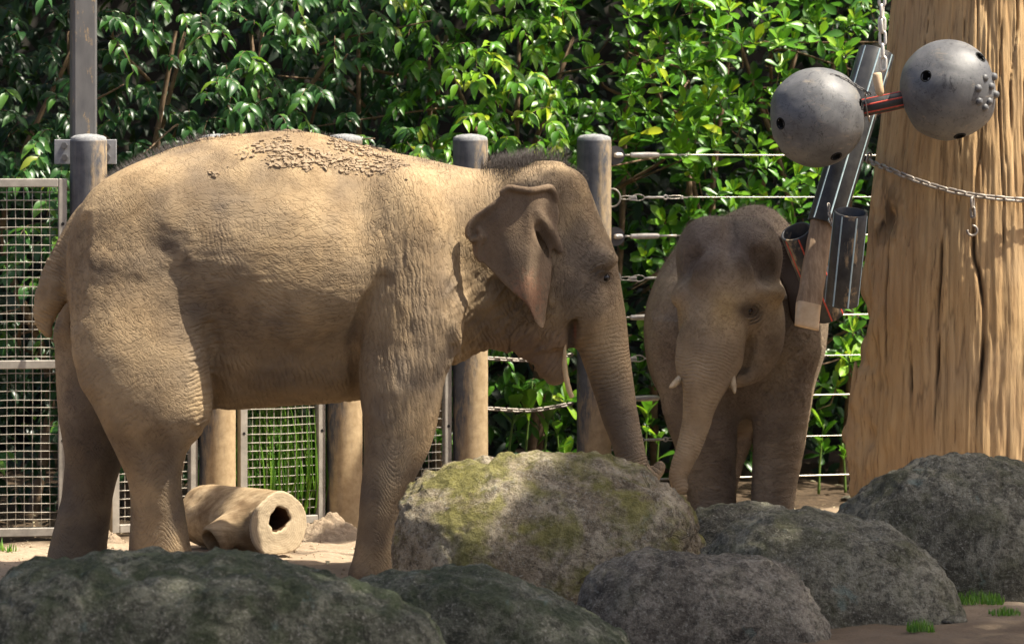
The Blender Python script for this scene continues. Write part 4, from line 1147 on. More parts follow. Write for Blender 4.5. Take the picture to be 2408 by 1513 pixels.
# ------------------------------------------------------------------ elephants
def rows_at(rows, D):
    """(y, xleft, xright) bearings at a distance -> z, x centre, x half width"""
    r = np.array(rows, float); s = D / FPX
    return CAM_H - (r[:, 0] - 317.5) * s, ((r[:, 1] + r[:, 2]) / 2 - 1204) * s, (r[:, 2] - r[:, 1]) / 2 * s
def leg(Fd, rows, D, half, k=.09, sm=7, yc=None, pw=2.0):
    z, c, r = rows_at(rows, D); n = len(z)
    half = np.interp(np.linspace(0, 1, n), np.linspace(0, 1, len(half)), half)
    yc = np.full(n, D) if yc is None else np.interp(np.linspace(0, 1, n), np.linspace(0, 1, len(yc)), yc)
    Fd.loft(2, z, c, r, yc, half, k=k, sm=sm, pw=pw)
def CH(Fd, pts, k=.04, n=30, ys=1.0, op='add'):
    """pts: (px, py, D, radius in picture units)"""
    Fd.chain([P(a, b, d) for a, b, d, r in pts], [r * d / FPX for a, b, d, r in pts], k=k, n=n, ys=ys, op=op)
def gaus(v, c, r): return np.exp(-(((v - np.asarray(c)) / np.asarray(r)) ** 2).sum(1))
def band(x, a, b, s): return sstep(a - s, a + s, x) * (1 - sstep(b - s, b + s, x))

def poly_sd(px, py, poly):
    """signed distance to a polygon, negative inside"""
    d = np.full(px.shape, 1e9); ins = np.zeros(px.shape, bool); n = len(poly)
    for i in range(n):
        ax, ay = poly[i]; bx, by = poly[(i + 1) % n]
        ex, ey = bx - ax, by - ay; wx, wy = px - ax, py - ay
        t = np.clip((wx * ex + wy * ey) / (ex * ex + ey * ey + 1e-12), 0, 1)
        d = np.minimum(d, (wx - t * ex) ** 2 + (wy - t * ey) ** 2)
        c = ((ay > py) != (by > py)) & (px < ex * (py - ay) / (ey + (1e-12 if ey == 0 else 0)) + ax)
        ins ^= c
    d = np.sqrt(d); return np.where(ins, -d, d)
def smooth_poly(poly, n=90):
    p = np.array(list(poly) + [poly[0], poly[1]], float)
    q = catmull(np.hstack([p, np.zeros((len(p), 1))]), n)[:, :2]
    return q
def finish(name, v, q, mat, col, wts, tr, amp, parent):
    me = mesh_np(name, local(parent, v), q)
    set_col(me, 'col', col); set_col(me, 'wts', wts); set_f(me, 'tr', tr); set_f(me, 'amp', amp)
    return link(name, me, mat, parent)
def px_of(v): return 1204 + v[:, 0] * FPX / v[:, 1], 317.5 + (CAM_H - v[:, 2]) * FPX / v[:, 1]

def crease_tubes(Fd, lists):
    """thin raised folds of skin laid on the surface; they join the body mesh"""
    mb = MB()
    for lst in lists:
        p = catmull(np.array([P(a, b, Fd.front(a, b)) for a, b, r in lst]), 18); dy = np.convolve(np.pad(p[:, 1], 2, mode='edge'), np.ones(5) / 5, 'valid'); p[:, 1] = dy
        r = np.interp(np.linspace(0, 1, 18), np.linspace(0, 1, len(lst)), [x[2] for x in lst]) * p[:, 1] / FPX
        p[:, 1] += r * .15; mb.tube(p, r, 7, caps=False)
    return np.concatenate(mb.v), np.concatenate(mb.q)

# ---------------- the large elephant, side on, facing right
D0 = 21.5
def big_elephant():
    s = D0 / FPX
    B = Field(P(60, 260, D0) - [.0, .75, 0] - [0, 0, 2.4], [P(1580, 260, D0)[0], D0 + .75, P(0, 280, D0)[2]], .0098)
    # trunk of the body
    T = np.array([(158, 590, 690, .08), (168, 535, 760, .17), (185, 492, 805, .25), (215, 458, 850, .33), (260, 425, 895, .41), (330, 380, 935, .48), (400, 350, 955, .53),
                  (470, 330, 964, .56), (540, 318, 962, .585), (620, 310, 958, .60), (680, 308, 953, .60), (740, 313, 948, .57), (800, 327, 943, .53), (860, 345, 938, .475),
                  (920, 358, 925, .43), (980, 369, 890, .385), (1050, 385, 845, .335), (1110, 396, 812, .295), (1160, 396, 812, .275), (1210, 391, 822, .26), (1270, 389, 832, .22)], float)
    x = (T[:, 0] - 1204) * s; zt = CAM_H - (T[:, 1] - 317.5) * s; zb = CAM_H - (T[:, 2] - 317.5) * s
    B.loft(0, x, (zt + zb) / 2, (zt - zb) / 2, np.full(len(x), D0), T[:, 3] * .87, k=.03, egg=-.15, sm=5)
    # bones and bulges under the skin (both sides)
    for sg in (-1, 1):
        Y = D0 + sg * 1.0
        B.ell(P(345, 530, D0) + [0, sg * .26, 0], (.30, .16, .26), .22)           # hip
        B.ell(P(292, 690, D0) + [0, sg * .24, 0], (.225, .18, .36), .18)           # haunch
        B.ell(P(690, 640, D0) + [0, sg * .38, 0], (.46, .16, .28), .20)           # ribs
        B.ell(P(955, 560, D0) + [0, sg * .30, 0], (.19, .17, .36), .14)           # shoulder blade
        B.ell(P(985, 740, D0) + [0, sg * .28, 0], (.20, .17, .22), .14)           # point of the shoulder
        B.ell(P(535, 800, D0) + [0, sg * .66, 0], (.13, .17, .20), .16, 'cut')    # hollow before the hip
    # legs
    near_hind = [(520, 250, 400), (600, 192, 430), (700, 178, 470), (780, 174, 486), (830, 176, 494), (900, 193, 499), (950, 226, 501), (985, 243, 494), (1015, 256, 474), (1045, 270, 450), (1080, 286, 434), (1120, 303, 428), (1160, 309, 431), (1220, 309, 440), (1290, 306, 452), (1335, 299, 461), (1358, 299, 462)]
    leg(B, near_hind, 21.22, [.03, .13, .19, .21, .22, .22, .21, .20, .18, .16, .15, .145, .14, .14, .14, .15, .16], yc=[21.2, 21.13, 21.10, 21.12, 21.17, 21.21], k=.09, sm=5, pw=2.5)
    far_hind = [(700, 150, 300), (780, 128, 300), (870, 130, 300), (940, 133, 300), (1000, 140, 295), (1060, 150, 290), (1100, 152, 284), (1140, 149, 273), (1180, 143, 264), (1230, 130, 258), (1275, 118, 253), (1310, 111, 251), (1331, 113, 250)]
    leg(B, far_hind, 21.78, [.16, .19, .20, .18, .16, .145, .14, .14, .15], k=.07, sm=5)
    near_fore = [(500, 900, 1010), (560, 866, 1046), (650, 848, 1066), (750, 843, 1074), (830, 843, 1066), (900, 846, 1042), (960, 850, 1033), (1010, 857, 1024), (1060, 857, 1008), (1110, 852, 984), (1160, 847, 958), (1210, 844, 945), (1260, 840, 940), (1310, 831, 941), (1345, 819, 944), (1364, 816, 944)]
    leg(B, near_fore, 21.12, [.03, .11, .15, .16, .165, .165, .16, .155, .15, .145, .14, .135, .13, .135, .15, .155], yc=[21.24, 21.18, 21.14, 21.11, 21.1, 21.1], k=.075, sm=5)
    far_fore = [(700, 860, 1040), (830, 862, 1040), (900, 866, 1022), (1000, 872, 1000), (1100, 872, 965), (1200, 868, 930), (1300, 858, 925), (1332, 852, 926)]
    leg(B, far_fore, 21.82, [.16, .16, .15, .14, .14, .15], k=.08)
    # elbow fold between foreleg and belly
    def groove(lst, k=.03, n=26):
        pts = [(a_, b_, B.front(a_, b_) + dd, r_) for a_, b_, dd, r_ in lst]; CH(B, pts, k, n, op='cut')
    def ridge(lst, k=.03, n=26):
        pts = [(a_, b_, B.front(a_, b_) + dd, r_) for a_, b_, dd, r_ in lst]; CH(B, pts, k, n)
    groove([(846, 985, .004, 9), (838, 920, .006, 12), (836, 850, .006, 13), (840, 780, .004, 12), (860, 715, -.002, 11), (900, 655, -.012, 9)], .045)
    groove([(196, 520, -.014, 7), (190, 600, -.010, 8), (180, 680, -.010, 9), (172, 760, -.010, 8)], .05)
    groove([(508, 985, .006, 11), (507, 900, .004, 12), (505, 830, -.006, 9), (492, 770, -.010, 8)], .06)
    # neck folds over the chest
    for k_ in range(5):
        o = 26 * k_
        ridge([(1068 + o * .85, 845 - o * .45, .016, 11), (1064 + o * .85, 800 - o * .45, .014, 13), (1074 + o * .85, 745 - o * .4, .014, 12), (1092 + o * .9, 690 - o * .2, .016, 9)], .035)
    # head
    Hd = np.array([(389, 1262, 1322, .13), (400, 1235, 1347, .19), (425, 1205, 1373, .23), (460, 1190, 1392, .255), (500, 1180, 1407, .27), (540, 1172, 1424, .27), (575, 1170, 1441, .27), (605, 1172, 1450, .265),
                   (640, 1176, 1449, .255), (690, 1186, 1450, .24), (740, 1200, 1440, .23), (785, 1222, 1400, .20), (815, 1250, 1350, .16)], float)
    z, c, r = rows_at(Hd[:, :3], D0)
    B.loft(2, z, c, r, np.full(len(z), D0), Hd[:, 3], k=.06, sm=5, pw=2.4)
    for sg in (-1, 1):
        B.ell(P(1290, 440, D0) + [0, sg * .13, 0], (.17, .12, .11), .10)       # twin domes
        B.ell(P(1412, 606, D0) + [0, sg * .205, 0], (.085, .055, .055), .06)   # brow
        B.ell(P(1360, 560, D0) + [0, sg * .36, 0], (.10, .10, .14), .10, 'cut')  # temple hollow
        B.ell(P(1330, 690, D0) + [0, sg * .19, 0], (.15, .08, .13), .08)       # cheek
        # tusk socket bulge on the trunk root
        CH(B, [(1392, 720, D0 + sg * .15, 30), (1388, 765, D0 + sg * .12, 34), (1392, 815, D0 + sg * .085, 22)], .06, 20)
        CH(B, [(1352, 735, D0 + sg * .215, 8), (1345, 775, D0 + sg * .19, 14), (1344, 812, D0 + sg * .16, 12)], .03, 20, op='cut')   # corner of the mouth
    # jaw and lip
    CH(B, [(1200, 757, D0, 54), (1240, 782, D0, 50), (1270, 812, D0, 46), (1290, 842, D0, 40), (1301, 864, D0, 34), (1306, 878, D0, 28)], .06, 30, ys=1.25)
    # trunk
    tk = [(1395, 640, D0, 54), (1402, 690, D0, 58), (1409, 735, D0, 61), (1415, 780, D0, 61), (1423, 830, D0, 57), (1435, 880, D0, 51), (1447, 930, D0, 46.5), (1459, 980, D0, 42.5), (1470, 1020, D0, 39), (1481, 1060, D0, 36), (1492, 1092, D0, 33), (1508, 1116, D0 - .01, 28), (1530, 1119, D0 - .02, 22), (1546, 1106, D0 - .02, 17), (1552, 1096, D0 - .02, 14)]
    CH(B, tk, .05, 60, ys=1.08)
    eo = D0 - B.front(1421, 649)
    lids = [[(1398, 650, 3.4), (1408, 640, 4.4), (1422, 636, 4.8), (1436, 641, 4.2), (1443, 652, 3)], [(1398, 652, 3), (1408, 660, 3.6), (1422, 663, 3.8), (1436, 659, 3.4), (1443, 654, 3)], [(1386, 642, 2), (1402, 626, 3.2), (1422, 620, 3.4), (1440, 628, 2.4)],
            [(1390, 628, 1.6), (1410, 612, 2.6), (1434, 610, 2)], [(1388, 660, 1.8), (1402, 675, 2.8), (1420, 680, 2.8), (1438, 673, 2)], [(1383, 664, 1.6), (1396, 687, 2.5), (1416, 695, 2.5), (1436, 689, 1.8)], [(1381, 676, 1.5), (1394, 702, 2.2), (1412, 710, 1.6)], [(1372, 690, 1.4), (1380, 716, 2), (1392, 730, 1.5)]]
    eyed = B.front(1421, 649); isl = crease_tubes(B, lids)
    # tail
    CH(B, [(195, 500, D0, 18), (178, 530, D0, 22), (160, 575, D0, 27), (142, 628, D0, 35), (126, 680, D0, 40), (110, 722, D0, 31), (103, 755, D0, 21), (113, 785, D0, 10)], .035, 40, ys=.8)
    # soles on the ground
    sl, X, Y, Z = B.sub(B.lo, [9, 99, .1]); B.put(sl, (Z * 1.0 - .004 + X * 0 + Y * 0).astype(np.float32), .03, 'cut')
    v, q = B.nets(2)
    # ---------- ears: thin sheets on a finer grid
    ear = [(1307, 463), (1291, 437), (1244, 441), (1196, 437), (1181, 448), (1176, 463), (1146, 483), (1112, 507), (1097, 532), (1095, 556), (1106, 570), (1112, 602), (1131, 616), (1153, 637), (1195, 679), (1237, 717), (1256, 757), (1270, 774), (1282, 768), (1290, 714), (1298, 661), (1301, 625), (1302, 585), (1312, 540), (1318, 500)]
    eD = D0 - .33; es = eD / FPX
    ep = smooth_poly([((a - 1204) * es, CAM_H - (b - 317.5) * es) for a, b in ear], 120)
    def ear_y(X, Z):
        xf = (1312 - 1204) * es - X                       # distance back from the root
        y = D0 - .262 - .12 * sstep(0, .16, xf) + .06 * sstep(.14, .46, xf)
        return y + .016 * np.sin(X * 19 + Z * 7) * sstep(0, .2, xf) - .015 * sstep(1.75, 1.3, Z)
    E = Field([ep[:, 0].min() - .05, D0 - .50, ep[:, 1].min() - .05], [ep[:, 0].max() + .05, D0 - .18, ep[:, 1].max() + .06], .0062)
    XX, ZZ = E.ax[0][:, None], E.ax[2][None, :]
    X2 = np.broadcast_to(XX, (E.n[0], E.n[2])); Z2 = np.broadcast_to(ZZ, X2.shape)
    sd = poly_sd(X2, Z2, ep)
    Y0 = ear_y(X2, Z2)
    th = .012 + .012 * sstep(0, -.10, sd) * sstep(-.3, 0, X2 - (1312 - 1204) * es) ** 1
    dy = np.abs(E.ax[1][None, :, None] - Y0[:, None, :]) - th[:, None, :]
    d = np.maximum(sd[:, None, :] + .010, dy); out = np.sqrt(np.maximum(sd[:, None, :] + .010, 0) ** 2 + np.maximum(dy, 0) ** 2)
    E.F = np.where((sd[:, None, :] + .010 > 0) & (dy > 0), out, d).astype(np.float32) - .004
    def on_ear(a, b, off, r):
        p = P(a, b, eD); y = float(ear_y(np.array(p[0]), np.array(p[2])))
        return [p[0], y - off, p[2]], r
    def ear_tube(lst, k=.02, op='add', n=24):
        L = [on_ear(*t) for t in lst]; E.chain([p for p, r in L], [r for p, r in L], k=k, op=op, n=n)
    ear_tube([(1180, 452, .012, .014), (1196, 441, .022, .016), (1220, 444, .026, .017), (1246, 447, .026, .017), (1270, 444, .028, .017), (1291, 441, .028, .019), (1302, 452, .022, .019), (1308, 468, .012, .015)], .018)   # rolled upper rim
    ear_tube([(1176, 468, .004, .010), (1150, 490, .010, .013), (1118, 514, .018, .015), (1103, 535, .022, .017), (1102, 553, .024, .016)], .02)       # back rim
    ear_tube([(1128, 540, .022, .012), (1134, 556, .028, .015), (1128, 575, .026, .014), (1126, 600, .020, .012), (1128, 613, .012, .010)], .02)      # folded flap
    ear_tube([(1108, 566, .026, .010), (1120, 562, .03, .013), (1133, 556, .03, .011)], .015)
    ear_tube([(1262, 500, .010, .016), (1284, 530, .016, .026), (1304, 560, .016, .026), (1318, 590, .006, .018)], .03)                                # ridge before the ear hole
    ear_tube([(1266, 536, .022, .02), (1276, 560, .026, .026), (1288, 585, .024, .024), (1296, 606, .02, .016)], .03, 'cut')
    ear_tube([(1140, 520, .03, .016), (1160, 500, .03, .014), (1180, 480, .03, .012)], .03, 'cut')
    ve, qe = E.nets(2)
    vf = ve.copy(); vf[:, 1] = 2 * D0 - vf[:, 1]; qf = qe[:, ::-1]
    n0, n1 = len(v), len(v) + len(ve)
    n2 = n1 + len(vf); isear = np.concatenate([np.zeros(n0, bool), np.ones(2 * len(ve), bool), np.zeros(len(isl[0]), bool)])
    v = np.vstack([v, ve, vf, isl[0]]); q = np.vstack([q, qe + n0, qf + n1, isl[1] + n2])
    N = vnormals(v, q)
    # ---------- folds that are big enough to be shape
    a, b = px_of(v)
    ridg = lambda p, sd_: 1 - np.abs(fbm(p, 3, sd_)) * 2.2
    d = np.zeros(len(v))
    mid = band(a, 420, 900, 60) * band(b, 520, 820, 60)
    d += .002 * mid * ridg(v * [9, 5, 28], 3)
    sh = band(a, 860, 1090, 30) * band(b, 480, 1000, 60); d += .0045 * sh * ridg(v * [30, 8, 8], 5)
    nk = band(a, 1050, 1300, 25) * band(b, 640, 900, 30) * ~isear; d += .014 * nk * ridg((v @ np.array([[.8, 0, .6], [0, 1, 0], [-.6, 0, .8]])) * [24, 8, 7], 7)
    th_ = band(a, 440, 520, 25) * band(b, 760, 1060, 50); d += .008 * th_ * ridg(v * [16, 10, 24], 9)
    bel = band(a, 500, 860, 40) * band(b, 820, 990, 40); d += .005 * bel * ridg(v * [24, 9, 9], 11)
    rump = band(a, 170, 460, 40) * band(b, 520, 760, 60); d += .010 * rump * fbm(v * 9, 3, 13)
    tail = (a < 170) & (b > 560) & (b < 800); d += .006 * tail * ridg(v * [14, 12, 20], 15)
    d += .006 * fbm(v * 5, 3, 17)
    d[n2:] = 0
    v = v + N * d[:, None] * np.where(isear, .3, 1)[:, None]
    v[:, 2] = np.maximum(v[:, 2], .0)
    # ---------- colour, wrinkle directions
    n = len(v); fb = fbm(v * 2.6, 4, 21); fc = fbm(v * 9, 4, 23)
    dust = np.array([.36, .260, .146]); skin = np.array([.150, .117, .086]); pink = np.array([.34, .175, .105]); dark = np.array([.080, .058, .043])
    up = N[:, 2]
    headm = sstep(1080, 1260, a + 60 * fb)
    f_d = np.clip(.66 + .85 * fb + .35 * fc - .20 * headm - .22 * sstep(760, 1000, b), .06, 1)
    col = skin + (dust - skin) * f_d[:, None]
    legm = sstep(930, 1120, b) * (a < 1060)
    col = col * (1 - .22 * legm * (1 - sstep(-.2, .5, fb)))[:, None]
    lip = gaus(np.stack([a, b], 1), (1250, 830), (110, 55)) * ~isear
    col = col + (np.array([.22, .14, .088]) - col) * (np.clip(lip * 1.0, 0, .6))[:, None]
    sp = fbm(v * 60, 2, 31)
    epk = np.clip(gaus(np.stack([a, b], 1), (1240, 700), (46, 62)) * 1.15 + .3 * gaus(np.stack([a, b], 1), (1135, 600), (25, 60)), 0, 1) * isear
    epk = np.clip(epk * 1.15, 0, 1) * sstep(-.10, .12, fbm(v * 75, 2, 31) + (epk - .55) * 1.0)
    edark = isear * np.clip(gaus(np.stack([a, b], 1), (1210, 610), (60, 60)) * .6 + gaus(np.stack([a, b], 1), (1280, 560), (16, 36)) * .9, 0, .9)
    col = np.where(isear[:, None], col * .5 + np.array([.15, .108, .08]) * .5, col)
    col = col + (np.array([.24, .172, .112]) - col) * (isear * np.clip(.35 + 1.3 * fc, 0, .8) * (1 - np.clip(edark, 0, 1)))[:, None]
    col = col + (dark - col) * (edark * .75)[:, None]
    col = col + (pink - col) * (epk * .6)[:, None]
    mouth = gaus(np.stack([a, b], 1), (1345, 795), (10, 42))
    col = col + (dark * .55 - col) * np.clip(mouth * 1.2, 0, .8)[:, None]  # dark tone painted into the mouth gap for its shade
    gum = gaus(np.stack([a, b], 1), (1352, 778), (2.8, 18)); col = col + (np.array([.30, .10, .06]) - col) * np.clip(gum * .8, 0, .6)[:, None]
    eye = gaus(np.stack([a, b], 1), (1421, 648), (26, 18)); col = col + (dark * .55 - col) * (eye * .85)[:, None]
    patch = sstep(.18, .42, fbm(v * 6.5, 4, 41)) * np.clip(rump + .6 * band(a, 1270, 1380, 25) * band(b, 395, 470, 15), 0, 1)  # dark rump patches: part dirt, part dapple shade painted in
    col = col + (dark - col) * (patch * .55)[:, None]
    trunkm = np.clip(sstep(700, 780, b) * sstep(1335, 1370, a), 0, 1)
    W = np.zeros((n, 4))
    W[:, 0] = np.clip(band(a, 380, 900, 80) * band(b, 440, 880, 60), 0, 1)                   # level lines on the flank
    W[:, 1] = np.clip(band(a, 830, 1330, 60) * (1 - trunkm) + bel, 0, 1) * (1 - .75 * sstep(1050, 1150, b)); W[:, 0] *= (1 - W[:, 1])
    W[:, 3] = trunkm * .5
    W[:, 2] = np.clip(1 - W[:, 0] - W[:, 1] - W[:, 3], 0, 1)
    W[isear] = [0, .3, .4, 0]
    # long folds: a phase whose contours follow the creases, and how strong they are
    phase = np.zeros(n); fw = np.zeros(n)
    def folds(w_, ph):
        nonlocal phase, fw
        w_ = np.where(isear, 0, w_); k = w_ > fw; phase = np.where(k, ph, phase); fw = np.maximum(fw, w_)
    X_, Z_ = v[:, 0], v[:, 2]
    r_ = np.hypot(a - 770, b - 500); an = np.degrees(np.arctan2(b - 500, a - 770))
    folds(.28 * band(r_, 160, 300, 50) * sstep(80, 115, an) * (an < 176), r_ * s)
    folds(.42 * band(a, 880, 1060, 25) * band(b, 600, 1010, 60), X_ * 1.0 + .10 * Z_)
    folds(.5 * band(a, 1055, 1215, 18) * band(b, 640, 870, 25), X_ * .9 + Z_ * .35)
    folds(.42 * band(a, 1060, 1200, 25) * band(b, 395, 540, 25), X_ * .8)
    folds(.6 * band(a, 440, 505, 18) * band(b, 740, 1010, 40), Z_ * .9 - X_ * .3)
    folds(.28 * band(b, 1040, 1330, 50) * (a < 1040), Z_ * .8 + .05 * np.sin(X_ * 30))
    folds(.3 * band(a, 175, 330, 25) * band(b, 820, 1040, 40), Z_ * .7 - X_ * .5)
    folds(.5 * band(a, 500, 840, 30) * band(b, 830, 960, 30), X_ * .8 + Z_ * .2)
    folds(.5 * (a < 165) * band(b, 560, 800, 20), Z_ * 1.0 + X_ * .5)
    folds(.5 * band(a, 1180, 1340, 20) * band(b, 770, 905, 20), X_ * .7 - Z_ * .4)
    fw = fw * 1.35; W[:, :3] *= (.8 - .6 * np.clip(fw, 0, 1))[:, None]; W[:, 3] = np.maximum(W[:, 3], fw)
    line = catmull(np.array([P(*t[:3]) for t in tk]), 160); sl_ = np.concatenate([[0], np.cumsum(np.linalg.norm(np.diff(line, axis=0), axis=1))])
    tr = phase; m = trunkm > .02
    pm = v[m]; bi = np.zeros(len(pm), int); bd = np.full(len(pm), 9.0)
    for i in range(160):
        dd = ((pm - line[i]) ** 2).sum(1); k = dd < bd; bd[k] = dd[k]; bi[k] = i
    tg = np.gradient(line, axis=0); tg /= np.linalg.norm(tg, axis=1, keepdims=True)
    tr[m] = sl_[bi] + ((pm - line[bi]) * tg[bi]).sum(1)
    amp = .8 * np.ones(n); amp *= 1 - .3 * band(a, 200, 860, 60) * (1 - sstep(430, 560, b)); amp[isear] = .8
    amp = amp * (1 + .5 * headm * ~isear)
    root = empty('large_elephant', (P(660, 600, D0)[0], D0, 0))
    tag(root, 'large dusty tan elephant standing side on, facing right, dried mud crumbs along its back', 'elephant', 'elephants')
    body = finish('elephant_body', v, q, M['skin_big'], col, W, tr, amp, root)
    # eyes
    for sg in (-1, 1):
        c = P(1421, 650, D0) + [0, sg * (eo - .016), 0]
        mb = MB(); mb.lathe([(.025 * math.sin(t), .025 * math.cos(t)) for t in np.linspace(.001, PI - .001, 12)], 16, place(np.eye(4), c)); mb.build('eye', M['eye'], root)
    # bristles along the back and on the crown
    def bristles(name, cnt, lo, hi, L, mat, lean, jitter=.35, dens=None, rad=.0008):
        ok = np.where(~isear & (N[:, 2] > .45) & (a > lo) & (a < hi) & (np.abs(v[:, 1] - D0) < .22) & (b < 520))[0]
        wgt = np.exp(-((v[ok, 1] - D0) / .10) ** 2)
        if dens is not None: wgt = wgt * dens(a[ok])
        pick = RNG.choice(ok, cnt, p=wgt / wgt.sum())
        p0 = v[pick]; dirv = N[pick] + np.array(lean) + RNG.normal(0, jitter, (cnt, 3)); dirv /= np.linalg.norm(dirv, axis=1, keepdims=True)
        Ls = L * RNG.uniform(.4, 1.2, cnt)[:, None]
        tip = p0 + dirv * Ls + np.array([0, 0, -.15]) * Ls; midp = p0 + dirv * Ls * .5 + np.array([0, 0, .02]) * Ls
        sx = np.array([1, 0, 0]) * rad
        sy = np.array([0, 1, 0]) * rad
        V_ = np.stack([p0 - sx, p0 + sx, p0 + sy, midp - sx * .7, midp + sx * .7, midp + sy * .7, tip], 1).reshape(-1, 3)
        o = np.arange(cnt)[:, None] * 7
        Q = np.concatenate([o + np.array(f) for f in ([0, 1, 4, 3], [1, 2, 5, 4], [2, 0, 3, 5])]); T_ = np.concatenate([o + np.array(f) for f in ([3, 4, 6], [4, 5, 6], [5, 3, 6])])
        ob = link(name, mesh_np(name, local(root, V_), Q, T_), mat, root); ob['kind'] = 'stuff'
    bristles('back_hair', 900, 250, 500, .06, M['hair'], (-.45, 0, .3))
    bristles('back_hair', 700, 500, 1060, .028, M['hair'], (-.3, 0, .3))
    bristles('crown_hair', 2000, 1130, 1330, .10, M['hair'], (.1, 0, .5), dens=lambda x: .15 + np.exp(-((x - 1215) / 42) ** 2))
    bristles('crown_hair', 500, 1250, 1400, .03, M['hair'], (.2, 0, .3))
    # dried mud crumbs lying on the back (each crumb is a small flat chip)
    ok = np.where(~isear & (N[:, 2] > .18) & (v[:, 1] < D0 + .2) & (a > 460) & (a < 960) & (b < 445))[0]
    den = sstep(.0, .35, fbm(v[ok] * [6, 6, 6], 3, 51) + .9 * np.exp(-((b[ok] - (372 + (a[ok] - 700) * .10)) / 16) ** 2) * band(a[ok], 560, 940, 40) + .55 * np.exp(-((b[ok] - (332 + np.maximum(a[ok] - 760, 0) * .33)) / 14) ** 2) * band(a[ok], 620, 950, 30) - .28)
    den = den ** 1.3 + .02
    cen = RNG.choice(ok, 95, p=den / den.sum()); picks = [RNG.choice(ok, 500, p=den / den.sum())]
    for c_ in cen:
        d2 = ((v[ok] - v[c_]) ** 2).sum(1); wgt = np.exp(-d2 / RNG.uniform(.012, .045) ** 2); picks.append(RNG.choice(ok, int(RNG.integers(16, 80)), p=wgt / wgt.sum()))
    pick = np.unique(np.concatenate(picks))
    mb = MB()
    for i in pick:
        r = .0025 + .015 * random.random() ** 3.6
        nrm = N[i]; Fm = frame(nrm, (1, .2 * random.random(), .1)); an = random.random() * 6.28
        k = 6; ang = an + np.sort(RNG.uniform(0, 2 * PI, k)); rr = r * RNG.uniform(.6, 1.3, k)
        base = np.stack([np.cos(ang) * rr * 1.3, np.sin(ang) * rr, np.full(k, -.003)], -1); top = base * [.8, .8, 0] + [0, 0, r * random.uniform(.35, .8)]
        vv = np.vstack([base, top, [[0, 0, r * .7]]]) @ Fm[:3, :3].T + v[i]
        mb.add(vv, [[j, (j + 1) % k, k + (j + 1) % k, k + j] for j in range(k)], [[k + j, k + (j + 1) % k, 2 * k] for j in range(k)])
    o = mb.build('mud_crumbs', M['mud'], None, False); tag(o, 'dried mud crumbs scattered over the back of the large elephant', 'dried mud', kind='stuff')
    return root
BIG = big_elephant()

# the stick in its mouth
sp = [P(1330, 800, 21.36), P(1328, 830, 21.35), P(1328, 860, 21.35), P(1332, 890, 21.35), P(1339, 918, 21.35), P(1346, 934, 21.35)]
mb = MB(); pts = catmull(sp, 24); rr = np.interp(np.linspace(0, 1, 24), [0, .15, .4, .8, 1], [.003, .008, .014, .014, .012]) * (1 + .05 * np.sin(np.arange(24) * 1.9)); mb.tube(pts, rr, 9)
tag(mb.build('stick', M['stick']), 'pale curved stick held in the mouth of the large elephant', 'stick')

